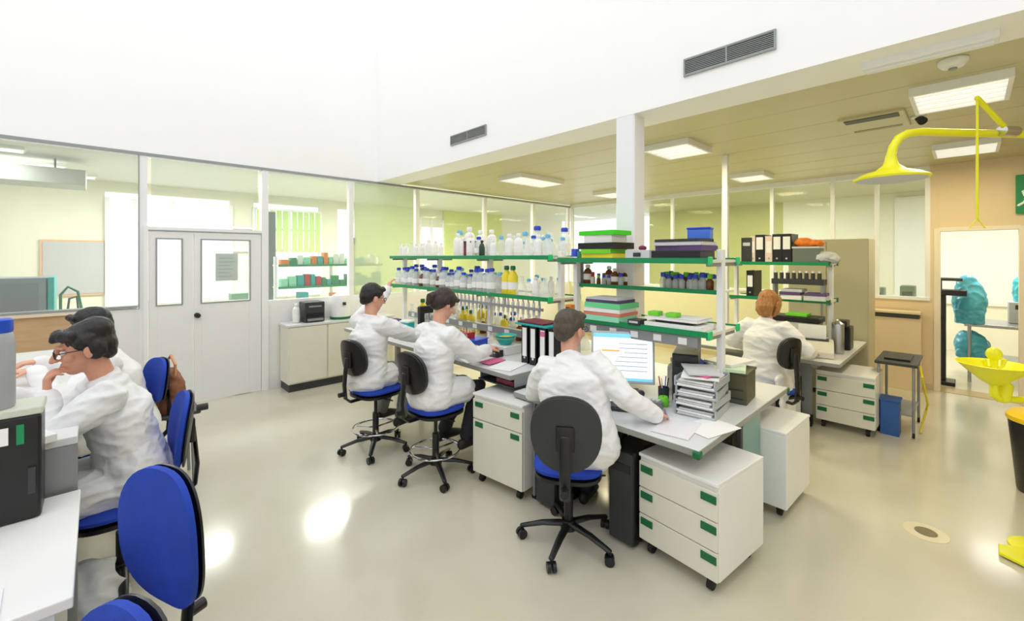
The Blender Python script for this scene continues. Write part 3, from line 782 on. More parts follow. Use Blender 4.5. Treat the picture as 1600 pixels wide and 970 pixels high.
def row(y0, y1, step, xs, z, kinds, where, jit=.012, scs=(1.2,1.6)):
    y = y0
    names = {'media':'blue-capped glass bottle','white':'white plastic bottle','amber':'small brown bottle','yellow':'yellow green-capped bottle',
             'sky':'clear sky-blue-capped bottle','tiny':'tiny blue-capped vial','tinygr':'tiny green-capped brown vial','tinyred':'tiny red-capped white vial','erlen':'conical glass flask','grad':'tall glass measuring cylinder'}
    while y < y1:
        for x in xs:
            k = random.choice(kinds); sc = random.uniform(*scs)
            bottle(k, (x+random.uniform(-jit,jit), y+random.uniform(-jit,jit), z), names[k]+' on the '+where, names[k]+'s on the '+where, sc,
                   'vial' if k.startswith('tiny') else 'flask' if k == 'erlen' else 'measuring_cylinder' if k == 'grad' else 'bottle')
        y += step
avoid = lambda y: True
# top shelf
row(2.62, 3.45, .125, (2.94,3.14), 1.75, ['white','media','erlen','sky','white','erlen'], 'top shelf nearest to the white post', scs=(.95,1.3))
row(3.62, 4.05, .12, (2.94,3.14), 1.75, ['media','white','white','erlen'], 'top shelf at its middle', scs=(1.1,1.45))
row(4.58, 5.3, .13, (2.94,3.14), 1.75, ['white','white','white','erlen'], 'top shelf at its far left end', scs=(.9,1.2))
t = thing('storage_box', 'dark red box standing on the top bottle shelf', 'box', (2.95, fy(735,2.95), 1.75), .1); mbox('body', DRED, -.05,.05,-.055,.055,0,.15, t, .004); mbox('lid', mat('dark_lid',(60,25,35),.4), -.053,.053,-.058,.058,.15,.17, t, .003)
bottle('darkgreen', (2.93, fy(753,2.93), 1.75), 'dark green bottle beside the dark red box on the top shelf', None, .95)
# middle shelf
row(2.64, 3.0, .1, (2.93,3.13), 1.38, ['sky','erlen','white'], 'lower shelf beside the yellow bottles', scs=(1.0,1.3))
for i, y in enumerate((3.05,3.14)):
    bottle('yellow', (2.92,y,1.38), 'tall yellow bottle on the lower shelf, %s' % ['nearer to the white post','farther from the white post'][i], None, 1.55)
row(3.25, 3.52, .09, (2.91,3.1), 1.38, ['media','sky','amber'], 'lower shelf left of the yellow bottles', scs=(1.15,1.4))
row(3.6, 4.42, .1, (2.91,3.02,3.16), 1.38, ['media','media','sky','amber','media'], 'lower shelf at its middle', scs=(1.0,1.5))
row(4.56, 5.3, .11, (2.91,3.05,3.18), 1.38, ['media','media','amber','media'], 'lower shelf at its far left end', scs=(1.0,1.5))
row(2.66, 3.4, .17, (3.22,), 1.75, ['media','erlen','sky'], 'back row of the top shelf near the white post', scs=(1.5,1.9))
row(3.7, 4.4, .2, (3.22,), 1.75, ['media','sky','white'], 'back row of the top shelf at its middle', scs=(1.6,2.0))
# bench level on the high bench
row(2.62, 4.0, .12, (3.3,3.45), .85, ['white','erlen','media','yellow','amber'], 'high bench behind the shelf foot', scs=(1.1,1.6))
row(4.0, 5.3, .13, (3.15,3.4), .85, ['yellow','media','white','erlen'], 'high bench behind the two people', scs=(1.3,1.9))
# pipettes hanging from a rail under the lower shelf
t0 = None
for k in range(20):
    y = 2.66+k*.068
    if t0 is None:
        t0 = thing('pipette', 'grey white pipette hanging under the lower bottle shelf', 'pipette', (2.87,y,1.13), 0, 'pipettes hanging under the lower bottle shelf')
        MB().tube([(0,0,0),(0,0,.06),(0,0,.09)], [.004,.006,.012], n=8).build('shaft', LABW, t0, smooth=True)
        MB().tube([(0,0,.09),(0,0,.17),(0.004,0,.195)], [.012,.016,.012], n=10).build('grip', PAPG, t0, smooth=True)
        MB().cyl((0,0,.2),(0,0,.225),.006,n=8).build('plunger', ALU, t0)
    else: dup(t0, (2.87,y,1.13))
t = thing('hanging_rail', 'grey rail under the lower bottle shelf that holds the pipettes', 'rail', (2.9,3.35,1.3)); mbox('rail', ALU, -.05,-.035,-.75,.75,-.035,-.01, t)
b = MB(); 
for y in (-.7,-.25,.25,.7): b.box(-.04,-.034,y-.01,y+.01,-.03,.055)
b.build('hook', ALU, t)
# teal bowl, blue box, spectacular bench items
t = thing('bowl', 'round teal bowl on the high bench beside the binders', 'bowl', (2.78, fy(790,2.78), .93))
MB().lathe([(.05,0),(.085,.04),(.10,.085),(.104,.088),(.098,.082),(.08,.04),(.03,.012)], n=24).build('bowl', TEAL, t, smooth=True); MB().lathe([(.095,.06),(.09,.065),(.02,.07)], n=20).build('contents', YELLOW, t)
tag(mbox('crate', LABW, 2.68,2.88, fy(790,2.78)-.11, fy(790,2.78)+.11, .85,.93, bev=.005), 'low white crate under the teal bowl', 'box')
t = thing('storage_tub', 'bright blue open tub in front of the woman at the high bench', 'tub', (2.66, fy(737,2.66), .852), .2)
b = MB(); b.prism([(-.09,-.11),(.09,-.11),(.09,.11),(-.09,.11)], 'z', 0, .02); b.box(-.1,-.088,-.12,.12,0,.1); b.box(.088,.1,-.12,.12,0,.1); b.box(-.1,.1,-.12,-.108,0,.1); b.box(-.1,.1,.108,.12,0,.1); b.build('tub', BLUE, t); mbox('rim', BLUE, -.11,.11,-.13,.13,.095,.105, t, .003)
t = thing('microscope', 'dark blue and black microscope on the high bench between the two people', 'microscope', (2.62,4.12,.85), PI)
b = MB(); b.box(-.13,.1,-.09,.09,0,.04,.01); b.box(.03,.09,-.03,.03,.03,.32,.01); b.box(-.08,.09,-.035,.035,.28,.36,.012); b.build('stand', BLACK, t)
MB().tube([(-.05,0,.33),(-.11,0,.42)], .025, n=12).build('eyepiece', mat('navy',(30,50,120),.4), t, smooth=True); MB().cyl((-.05,0,.3),(-.05,0,.2),.02,.012).build('objective', CHROME, t); mbox('stage', BLACK, -.12,.03,-.07,.07,.16,.172, t)
# two red tube racks
for i, (px, x, z, m, lb) in enumerate(((727,2.62,1.0,RED,'red test tube rack beside the blue tub'), (770,2.6,.85,BLACK,'small black tray on the high bench in front of the blue tub'))):
    y = fy(px, x); t = thing('tube_rack', lb, 'rack', (x,y,.85 if i else .955), .1)
    b = MB(); b.box(-.05,.05,-.08,.08,0,.008); b.box(-.05,.05,-.08,.08,.05,.056); 
    for s in (-1,1): b.box(-.05,.05,s*.08-.003,s*.08+.003,0,.06)
    b.build('rack', m, t)
    b = MB()
    for q in range(4): 
        for w in (-1,1): b.cyl((w*.02,-.06+q*.04,.01),(w*.02,-.06+q*.04,.085), .007, n=8)
    b.build('tube', GLASSC, t)
    if i == 0: tag(mbox('tip_box', PAPER, x-.07,x+.07,y-.1,y+.1,.85,.955,bev=.003), 'white box under the red test tube rack', 'box')
# binders standing on the high bench near the man at the computer
def binder(loc, label, group=None, rz=0, w=.075, h=.32, d=.285, lab_z=(.12,.26), body=BLACK, sc=1, lm=PAPER):
    """spine faces local -X"""
    t = thing('binder', label, 'binder', loc, rz, group)
    b = MB(); b.box(-.004,0,-w/2,w/2,0,h,.001); b.box(0,d,-w/2,-w/2+.004,0,h); b.box(0,d,w/2-.004,w/2,0,h); b.build('cover', body, t)
    mbox('pages', PAPER, .01, d-.02, -w/2+.008, w/2-.01, .008, h-.015, t)
    mbox('spine_label', lm, -.0055, -.004, -w/2+.012, w/2-.012, lab_z[0]*h/.32, lab_z[1]*h/.32, t)
    MB().cyl((-.006,0,.05),(-.004,0,.05),.011,n=12).build('finger_hole', CHROME, t)
    return t
bl = ['black binder with white label on the high bench, leftmost of the four', 'black binder with white label on the high bench, second of the four', 'black binder with pink-topped label on the high bench, third of the four', 'black binder with white label on the high bench, rightmost of the four']
for i, px in enumerate((820,833,848,862)):
    y = fy(px, 2.62); t = binder((2.62,y,.852), bl[i], 'binders on the high bench', math.radians(4), lab_z=(.06,.3), w=.07)
    if i == 2: mbox('pink_mark', PINK, -.0075,-.0055,-.022,.022,.25,.29, t)
y = fy(842,2.72)
tag(mbox('book', TEAL, 2.6,2.86,y-.2,y+.17,1.174,1.189, bev=.003), 'teal book lying flat across the four black binders', 'book')
tag(mbox('book', DRED, 2.62,2.84,y-.14,y+.16,1.190,1.203, bev=.003), 'dark red book lying on the teal book above the binders', 'book')
# papers on the high bench edge
def sheet(label, x, y, z, a=0, w=.21, h=.297, m=PAPER, th=.004, name='paper_sheet', cat='paper'):
    o = MB().box(-h/2,h/2,-w/2,w/2,0,th).build(name, m); o.location = (x,y,z); o.rotation_euler = (0,0,a); return tag(o, label, cat)
sheet('white papers on the high bench left of the man at the computer', 2.45,2.62,.852, .3, m=PAPER)
sheet('white papers on the high bench near the blue tub', 2.42,2.98,.852,-.2)
sheet('pink magenta booklet on the high bench between the papers', 2.44,2.80,.858, .1, .12,.2, PINK, .008, 'booklet', 'booklet')
sheet('pale notebook lying on the high bench farthest to the left', 2.45,3.5,.852,.05, .2,.28, SKYB, .01, 'notebook','notebook')

# ---- folders on the desk shelf: stacks
def flat_stack(x, y, z, items, a=0):
    for (lb, m, w, d, h, cat, nm) in items:
        b = MB(); b.box(-d/2, d/2, -w/2, w/2, 0, .003); b.box(-d/2,d/2,-w/2,w/2,h-.003,h); b.box(-d/2,-d/2+.003,-w/2,w/2,0,h); b.box(-d/2,d/2,-w/2,-w/2+.003,0,h)
        t = thing(nm, lb, cat, (x+random.uniform(-.01,.01),y+random.uniform(-.01,.01),z), a+random.uniform(-.05,.05))
        b.build('cover', m, t); mbox('pages', PAPER if m is not PAPER else PAPG, -d/2+.006, d/2-.006, -w/2+.006, w/2-.006, .003, h-.003, t)
        z += h+.0005
    return z
yl = (fy(912,2.95)+fy(975,2.95))/2
flat_stack(2.98, yl, 1.73, [('yellow folder at the bottom of the pile on the desk top shelf', YELLOW,.30,.24,.045,'folder','folder'), ('lime green folder on the yellow folder, desk top shelf', LIME,.28,.24,.035,'folder','folder'),
   ('black binder lying on the lime green folder', BLACK,.36,.26,.05,'binder','lying_binder'), ('white paper pile on the black lying binder', PAPER,.26,.22,.06,'paper','paper_pile'), ('vivid green folder topmost of the pile on the desk top shelf', mat('vivid_green',(60,215,20),.45),.34,.24,.035,'folder','folder')])
yr = (fy(1035,2.95)+fy(1100,2.95))/2
flat_stack(2.98, yr, 1.73, [('black binder lying at the bottom of the right pile on the desk top shelf', BLACK,.34,.26,.06,'binder','lying_binder'), ('violet grey folder on the black binder', PURP,.33,.25,.035,'folder','folder'), ('grey document folder on the violet one', PAPG,.34,.25,.025,'folder','folder'),('dark folder topmost of the right pile', CHARC,.32,.22,.02,'folder','folder')])
t = thing('storage_box', 'bright blue small box at the right end of the desk top shelf', 'box', (3.1, fy(1094,3.1), 1.872), .2); mbox('body', mat('mid_blue',(70,120,225),.45), -.06,.06,-.075,.075,0,.07, t, .006); mbox('lid', CAPB, -.063,.063,-.078,.078,.07,.085, t,.003)
ym = fy(1003,2.95)
t = thing('desk_organiser', 'grey organiser with a red tip in the middle of the desk top shelf', 'organiser', (2.98, ym, 1.73)); mbox('tray', PAPG, -.1,.1,-.1,.1,0,.07, t,.004); mbox('drawer', CHARC, -.105,-.1,-.03,.03,.02,.05, t); MB().ell((-.02,0,.085),(.03,.03,.02)).build('stapler', DRED, t, smooth=True)
for i, (px, m, lb) in enumerate(((893,CAPB,'small blue tin by the white post on the top shelf'), (902,mat('petrol',(20,120,95),.4),'small petrol green tin by the white post on the top shelf'))):
    tag(MB().lathe([(.03,0),(.034,.004),(.034,.06),(.03,.066)], n=18).build('tin', m, loc=(2.92, fy(px+6,2.92), 1.75 if i == 0 else 1.73), smooth=True), lb, 'tin')
# lower desk shelf
yl = (fy(922,2.92)+fy(982,2.92))/2
flat_stack(2.94, yl, 1.257, [('mint folder at the bottom of the pile on the lower desk shelf', mat('mint',(150,225,190),.5),.34,.26,.04,'folder','folder'),('white and red folder in the pile on the lower desk shelf', mat('salmon',(235,130,110),.5),.33,.26,.025,'folder','folder'),
   ('white paper pile between the red and green folders', PAPER,.32,.25,.03,'paper','paper_pile'),('pale green folder in the pile on the lower desk shelf', mat('pale_green',(110,215,150),.5),.33,.26,.04,'folder','folder'),('grey violet magazine file on the pale green folder', PURP,.3,.24,.022,'folder','folder'),('pale loose papers topmost of the pile on the lower desk shelf', PAPG,.28,.23,.015,'paper','paper_pile')])
yr = (fy(1022,2.92)+fy(1098,2.92))/2
flat_stack(2.94, yr, 1.257, [('white paper pile low on the right of the lower desk shelf', PAPER,.4,.25,.035,'paper','paper_pile'),('black flat case on the white paper pile', BLACK,.26,.2,.018,'case','flat_case'),('pale papers over the black flat case', PAPER,.38,.23,.02,'paper','paper_pile')])
ym = fy(1003,2.92)
t = thing('calculator', 'dark grey desk calculator on the lower desk shelf', 'calculator', (2.86,ym,1.257), 0); mbox('body', CHARC, -.06,.05,-.05,.05,0,.04,t,.006); mbox('display', PAPG, -.062,-.058,-.035,.035,.015,.03,t)
for i, px in enumerate((1022,1050)):
    tag(MB().box(-.04,.04,-.04,.04,0,.03,.006).build('tape_box', LIME, loc=(2.9, fy(px+2,2.9), 1.332)), ['lime green small box on the papers, left one','lime green small box on the papers, right one'][i], 'box')
row(fy(1112,3.14), fy(1038,3.14), .05, (3.11,3.17,3.24), 1.512, ['tiny','tiny','tinygr','tiny'], 'narrow shelf above the monitor, right part', .004, (1.1,1.4))
row(fy(972,3.14), fy(918,3.14), .055, (3.12,3.2), 1.512, ['tiny','amber','tinyred','tinygr'], 'narrow shelf above the monitor, left part', .004, (.8,1.2))
row(fy(1105,3.15), fy(1040,3.15), .07, (3.2,3.3), .742, ['white','erlen'], 'desk behind the monitor', .004, (1,1.4))
t = thing('power_rail', 'grey power rail with sockets under the lower desk shelf', 'power rail', (2.86,1.77,1.15)); mbox('rail', ALU, -.03,.03,-.55,.55,0,.075,t,.004)
for k in range(6): mbox('socket', LABW, -.034,-.03,-.48+k*.18,-.42+k*.18,.015,.06,t,.001)
t = thing('power_rail', 'grey power rail along the back of the high bench', 'power rail', (3.06,3.9,.95)); mbox('rail', ALU, -.03,.03,-1.3,1.3,0,.07,t,.004)
for k in range(10): mbox('socket', LABW, -.034,-.03,-1.2+k*.26,-1.13+k*.26,.012,.058,t,.001)

# ---- the computer place
def monitor(label, loc, rz, w=.45, h=.37, on=True):
    t = thing('monitor', label, 'monitor', loc, rz)      # screen faces local -X
    M = TR(0,0,.27) @ RY(math.radians(6))
    MB().box(-.015,.025,-w/2,w/2,-h/2,h/2,.006,M=M).build('housing', BLACK if not on else mat('bezel_grey',(190,195,198),.4), t)
    if on:
        sm = mat('screen_white', (238,246,250), .4, emit=.75); bar = mat('screen_blue', (120,200,240), .4, emit=.7); tx = mat('screen_text', (170,180,190), .4, emit=.5); og = mat('screen_orange', (245,170,90), .4, emit=.6)
        s = MB(); s.box(-.0165,-.015,-w/2+.015,w/2-.015,-h/2+.02,h/2-.015,0,M=M); so = s.build('screen', sm, t)
        b = MB(); b.box(-.0172,-.0165,-w/2+.015,w/2-.015,h/2-.045,h/2-.015,0,M=M); b.build('toolbar', bar, so)
        MB().box(-.0172,-.0165,-w/2+.015,w/2-.015,-h/2+.02,-h/2+.04,0,M=M).build('task_bar', bar, so)
        b = MB()
        for k in range(7): b.box(-.0172,-.0165,-w/2+.05,-w/2+.05+random.uniform(.15,.32),h/2-.09-k*.032,h/2-.083-k*.032,0,M=M)
        b.build('text_lines', tx, so)
        b = MB(); b.box(-.0172,-.0165,.02,.15,.04,.052,0,M=M); b.box(-.0172,-.0165,.06,.16,-.09,-.08,0,M=M); b.build('highlight', og, so)
    else:
        MB().box(-.0165,-.015,-w/2+.015,w/2-.015,-h/2+.02,h/2-.015,0,M=M).build('screen', mat('screen_off',(10,10,12),.1), t)
    b = MB(); b.box(.02,.05,-.035,.035,.03,.3,.004); b.build('neck', BLACK, t)
    MB().box(-.08,.11,-.12,.12,0,.018,.006).build('base', BLACK, t)
    return t
monitor('computer monitor with a lit white page on the central desk', (2.80,1.76,.742), math.radians(33))
t = thing('computer_case', 'black upright computer case right of the lit monitor', 'computer', (2.98,1.37,.742), math.radians(20)); mbox('case', BLACK, -.02,.3,-.085,.085,0,.33,t,.006); mbox('front_bezel', CHARC, -.028,-.02,-.08,.08,.01,.32,t,.002); mbox('disc_drive', BLACK, -.031,-.028,-.065,.065,.24,.28,t)
t = thing('keyboard', 'dark keyboard on the desk in front of the lit monitor', 'keyboard', (2.52,1.62,.742), math.radians(28)); mbox('case', CHARC, -.07,.07,-.22,.22,0,.018,t,.004)
b = MB()
for i in range(5):
    for j in range(15): b.box(-.055+i*.022,-.037+i*.022,-.205+j*.0275,-.183+j*.0275,.018,.024)
b.build('keys', BLACK, t)
t = thing('telephone', 'grey desk telephone beside the lit monitor', 'telephone', (2.66,1.47,.742), math.radians(200))
MB().prism([(-.09,0),(.1,0),(.1,.075),(-.09,.03)], 'y', -.085, .085).build('base', mat('phone_grey',(120,128,128),.4), t)
MB().tube([(-.07,-.062,.07),(-.03,-.062,.092),(.06,-.062,.115),(.1,-.062,.1)], [.024,.016,.016,.024], n=10).build('handset', CHARC, t, smooth=True)
b = MB()
for i in range(4):
    for j in range(3): b.box(-.06+i*.03,-.04+i*.03,.0+j*.025,.018+j*.025,.043+i*.007,.052+i*.007)
b.build('keys', PAPG, t)
tg = thing('apple', 'green apple on the desk beside the trays', 'apple', (2.78,1.43,.742)); MB().lathe([(.012,.004),(.028,.0),(.038,.025),(.037,.045),(.028,.062),(.012,.06),(.004,.054)], n=20).build('fruit', LIME, tg, smooth=True); MB().tube([(0,0,.054),(.004,.002,.074)], .0018, n=6).build('stem', AMBER, tg)
t = thing('pen_pot', 'dark pen pot with pens behind the green apple', 'pen pot', (2.86,1.47,.742)); MB().lathe([(.035,0),(.037,.1),(.034,.1),(.032,.01)], n=18).build('pot', CHARC, t, smooth=True)
for k, m in enumerate((BLUE,RED,LABW,BLACK)):
    a = k*1.6; MB().cyl((.01*math.cos(a),.01*math.sin(a),.02),(.035*math.cos(a),.035*math.sin(a),.17),.004,n=8).build('pen', m, t)
# papers and trays near the desk end
sheet('white sheet of paper with faint print at the desk end', 2.48,1.19,.742, .15, m=mat('printed',(232,230,234),.8,var=.08,vscale=60,stretch=(1,12,1)))
sheet('white sheet lying half under the other at the desk edge', 2.62,1.06,.7425, -.25, m=PAPER, th=.003)
t = thing('pen', 'violet pen on the sheet beside the man\'s hand', 'pen', (2.62,1.33,.752), .6); MB().cyl((-.065,0,0),(.065,0,0),.005,n=10).build('barrel', mat('violet',(150,140,225),.4), t); MB().cyl((.065,0,0),(.08,0,0),.005,.001,n=10).build('tip', CHROME, t)
tx, ty = 2.88, 1.21
for k in range(4):
    z = .742+k*.060
    a = [.12,.06,.16,.1][k]
    t = thing('letter_tray', ['grey letter tray lowest of the stack on the desk','grey letter tray second from the bottom on the desk','grey letter tray third from the bottom on the desk','grey letter tray topmost under the loose papers'][k], 'letter tray', (tx,ty,z), a)
    b = MB(); b.box(-.165,.165,-.125,.125,0,.005); b.box(-.165,.165,-.125,-.12,0,.048); b.box(-.165,.165,.12,.125,0,.055); b.box(.16,.165,-.125,.125,0,.055); 
    for sx in (-.15,.15):
        for sy in (-.12,.12): b.box(sx-.01,sx+.01,sy-.005,sy+.005,0,.0595)
    b.build('tray', mat('tray_grey',(178,184,188),.35), t)
    for q in range(3):
        MB().box(-.168+q*.006,.145,-.112+q*.004,.112-q*.005,.006+q*.013,.006+q*.013+.011,M=RZ([.04,-.05,.03][q])).build('paper', PAPER if (q+k)%2 else PAPG, t)
z = .742+4*.060+.001
for lb, m, a, s in (('white magazine on the top letter tray',PAPER,.35,(.22,.30)),('pink-edged magazine on the white one',PINK,-.1,(.1,.14)),('grey white loose papers topmost on the tray stack',PAPG,.6,(.2,.27))):
    sheet(lb, tx-.02 if m is not PINK else tx-.07, ty+(.0 if m is not PINK else -.05), z, a, s[0], s[1], m, .011, 'magazine', 'magazine'); z += .0115
t = thing('desk_basket', 'dark olive pile holder with papers at the right rear of the desk end', 'box', (3.3,1.17,.742), .1); mbox('box', OLIVE, -.13,.13,-.12,.12,0,.20,t,.004); mbox('shelf_slots', CHARC, -.132,-.128,-.1,.1,.03,.04,t); mbox('shelf_slots', CHARC, -.132,-.128,-.1,.1,.09,.1,t); mbox('lid', OLIVE, -.137,.137,-.127,.127,.2,.215,t,.003)
sheet('pale green printed papers on the dark olive box', 3.28,1.19,.958,.3,.22,.3,mat('green_print',(215,240,205),.7,var=.12,vscale=20),.02,'paper_pile')
sheet('white paper pile topmost on the dark olive box', 3.34,1.21,.979,-.2,.21,.29,PAPER,.02,'paper_pile')
t = thing('sports_cap', 'dark blue cap lying behind the tray stack', 'cap', (3.2,1.42,.742), .4); mbox('box', PAPG, -.1,.1,-.1,.1,0,.16,t,.004); MB().lathe([(.1,0),(.105,.03),(.09,.075),(.05,.105),(.01,.115)], c=(0,0,.16), n=20).build('crown', mat('royal',(20,60,175),.6), t, smooth=True); MB().box(-.19,-.06,-.07,.07,.165,.173,.003).build('visor', mat('royal2',(25,60,165),.6), t)
t.name = 'cap_on_box'; t['label'] = 'grey box with a dark blue cap on it, behind the tray stack'; t['category'] = 'box'
t = thing('computer_tower', 'black computer tower on the floor beside the grey gable under the desk', 'computer', (2.46,2.03,.0), 0); mbox('case', BLACK, -.2,.2,-.09,.09,.02,.45,t,.006); mbox('front_bezel', CHARC, -.21,-.2,-.085,.085,.03,.44,t,.003); mbox('power_light', BLUE, -.214,-.21,-.02,.02,.38,.40,t)
for s in (-.15,.15): mbox('foot', RUBBER, s-.02,s+.02,-.08,.08,0,.02,t)

t = thing('computer_tower', 'black computer tower on the floor between the man and the near pedestal', 'computer', (2.52,1.46,.0), 0); mbox('case', BLACK, -.21,.2,-.085,.085,.02,.58,t,.006); mbox('front_bezel', CHARC, -.22,-.21,-.08,.08,.03,.57,t,.003); mbox('disc_drive', BLACK, -.224,-.22,-.065,.065,.45,.5,t)
for s_ in (-.15,.15): mbox('foot', RUBBER, s_-.02,s_+.02,-.07,.07,0,.02,t)

t = thing('spray_bottle', 'blue bottle with a red foot left of the lit monitor', 'bottle', (2.62, fy(926,2.62), .742)); MB().lathe([(.03,0),(.034,.01),(.034,.13),(.026,.16),(.014,.18)], n=16).build('body', SKYB, t, smooth=True); MB().lathe([(.036,0),(.037,.03),(.035,.032)], n=16).build('foot', RED, t); MB().box(-.03,.02,-.012,.012,.18,.22,.004).build('spray_head', BLACK, t)
t = thing('sticky_roll', 'small orange dispenser at the left end of the lower desk shelf', 'dispenser', (2.9, 2.33, 1.257)); mbox('body', ORANGE, -.03,.03,-.03,.03,0,.09,t,.006); mbox('front', CHARC, -.034,-.03,-.02,.02,.02,.07,t,.002)
t = thing('storage_box', 'violet small box on the high bench behind the two people', 'box', (2.8, 5.28, 1.2)); mbox('body', mat('violet_box',(95,60,135),.5), -.05,.06,-.06,.06,0,.1,t,.005); mbox('lid', PURP, -.053,.063,-.063,.063,.1,.115,t,.003); t.location = (2.72,5.0,.852)
for i_, (y_, m_, lb) in enumerate(((3.62, RED, 'red square reagent box on the high bench by the bowl'), (4.35, mat('warm_yellow',(240,205,70),.5), 'yellow square reagent box on the high bench between the two people'), (4.75, TEAL, 'teal square reagent box on the high bench near its far end'))):
    t = thing('reagent_box', lb, 'box', (2.75, y_, .852), .2*i_); mbox('body', m_, -.06,.06,-.07,.07,0,.10,t,.004); mbox('lid', PAPER, -.062,.062,-.072,.072,.10,.12,t,.003)
# ================================================================== RIGHT BENCH AND SURROUNDINGS
# binders on the top shelf of the right bench
bx = 5.66
spots = [(1165,'dark file box at the left end of the right-hand top shelf'),(1187,'black binder with white label, left of the three on the right-hand top shelf'),(1214,'black binder with white label, middle of the three on the right-hand top shelf'),(1229,'black binder with white label, right of the three on the right-hand top shelf')]
for i, (px, lb) in enumerate(spots):
    y = min(fy(px, bx), 1.98)
    if i == 0:
        t = thing('file_box', lb, 'file box', (bx,y,1.68), 0); mbox('box', CHARC, 0,.26,-.07,.05,0,.30,t,.003); mbox('label', PAPG, -.002,0,-.05,.03,.2,.24,t)
    else: binder((bx,y,1.68), lb, None, 0, w=.095, h=.33, lab_z=(.15,.29))
for px, w in ((1176,.06),(1201,.08)):
    y = fy(px, bx); binder((bx+.01,y,1.68), 'pale cream binder %s on the right-hand top shelf' % ('next to the dark file box' if px < 1190 else 'between two black binders'), None, 0, w=w, h=.31, body=mat('cream_cover',(235,215,200),.5), lm=PAPER)
y = fy(1258,bx)
t = thing('storage_box', 'dark grey green box on the right-hand top shelf under the orange bag', 'box', (bx+.1,y,1.682), 0); mbox('body', mat('box_grey',(105,115,105),.5), -.11,.12,-.13,.12,.0,.16,t,.004); mbox('lid', PAPG, -.115,.125,-.135,.125,.16,.18,t,.003)
b = MB(); b.ell((0,.03,.045),(.09,.09,.05)); b.ell((0,-.08,.035),(.08,.08,.035)); me = voxel(b,.01,2); wrinkle(me,.01,25,2)
tag(link_mesh('plastic_bag', me, ORANGE, None, (bx+.08,y,1.862), True), 'orange yellow crumpled bag on top of the dark box', 'bag')
b = MB(); b.ell((0,0,.06),(.12,.12,.06)); b.ell((0,-.08,.04),(.1,.06,.04)); me = voxel(b,.01,2); wrinkle(me,.012,20,3)
tag(link_mesh('plastic_bag', me, PAPG, None, (bx+.1,fy(1288,bx+.1),1.683), True), 'white grey crumpled bag at the right end of the top shelf', 'bag')
# lower shelves
binder((bx,fy(1172,bx),1.275), 'black binder with white label on the right-hand lower shelf behind the woman', None, 0, w=.08, h=.31)
t = thing('bottle_crate', 'dark crate of small bottles on the right-hand lower shelf', 'crate', (5.72,1.33,1.44)); mbox('crate', CHARC, -.07,.1,-.25,.25,0,.06,t,.003)
mbox('stand', ALU, -.06,.08,-.24,-.22,-.168,0,t); mbox('stand', ALU, -.06,.08,.22,.24,-.168,0,t)
b = MB()
for k in range(8): b.cyl((-.05,-.21+k*.06,.06),(-.05,-.21+k*.06,.13),.02,n=10)
b.build('bottles', CHARC, t, smooth=True)
b = MB()
for k in range(8): b.cyl((-.05,-.21+k*.06,.13),(-.05,-.21+k*.06,.15),.012,n=8)
b.build('caps', PAPER, t)
flat_stack(5.72,1.38,1.272,[('white folder pile on the right-hand lower shelf',PAPER,.2,.24,.05,'folder','folder'),('violet folder on the right-hand lower shelf pile',PURP,.2,.24,.035,'folder','folder'),('pale folder topmost of that lower shelf pile',PAPG,.2,.22,.03,'folder','folder')])
flat_stack(5.72,1.16,1.272,[('grey folder pile at the right end of the right-hand lower shelf',PAPG,.2,.24,.05,'folder','folder'),('violet folder at the right end of the right-hand lower shelf',PURP,.19,.22,.03,'folder','folder')])
# on the bench
t = thing('lab_balance', 'lime topped grey device under the right-hand lower shelf', 'device', (5.6,1.35,.742)); mbox('body', PAPG, -.12,.15,-.25,.25,0,.3,t,.01); mbox('top', BLACK, -.13,.15,-.27,.2,.3,.36,t,.01); mbox('panel', LIME, -.1,.1,-.15,.05,.36,.39,t,.004)
t = thing('printer', 'rounded pale grey printer on the right-hand bench before the woman\'s hand', 'printer', (5.35,1.12,.742), .2)
MB().prism([(-.17,0),(.15,0),(.15,.13),(.08,.16),(-.06,.14),(-.17,.06)], 'y', -.18,.18).build('body', mat('warm_grey',(212,208,196),.4), t, bevel=.01); mbox('paper_slot', CHARC, -.02,.1,-.14,.14,.15,.162,t); mbox('paper', PAPER, .04,.06,-.12,.12,.15,.3,t)
t = thing('steel_beaker', 'tall silver steel container at the end of the right-hand bench', 'container', (5.62,.95,.742)); MB().lathe([(.05,0),(.055,.01),(.055,.3),(.05,.31),(.047,.3),(.045,.02)], n=20).build('body', STEEL, t, smooth=True); MB().lathe([(.053,.3),(.056,.31),(.02,.335),(.012,.35)], n=20).build('lid', CHROME, t, smooth=True)
t = thing('camera_stand', 'black instrument beside the silver container on the right-hand bench', 'instrument', (5.95,.95,.742)); mbox('body', BLACK, -.1,.1,-.07,.07,0,.25,t,.01); mbox('head', BLACK, -.16,.02,-.05,.05,.25,.32,t,.01)
sheet('white papers on the right-hand bench in front of the woman', 5.25,1.5,.742,.1)
t = thing('trolley', 'small trolley with a dark top beside the right-hand bench end', 'trolley', (6.0,.5,0)); mbox('top', CHARC, -.33,.33,-.16,.16,.68,.71,t,.006); mbox('keyboard', BLACK, -.2,.2,-.1,.1,.71,.73,t,.004)
for sx in (-.3,.3):
    for sy in (-.13,.13): MB().cyl((sx,sy,.05),(sx,sy,.68),.012,n=10).build('leg', ALU, t); MB().cyl((sx,sy-.01,.025),(sx,sy+.01,.025),.025,n=12).build('caster', RUBBER, t)
mbox('shelf', ALU, -.3,.3,-.13,.13,.2,.215,t)
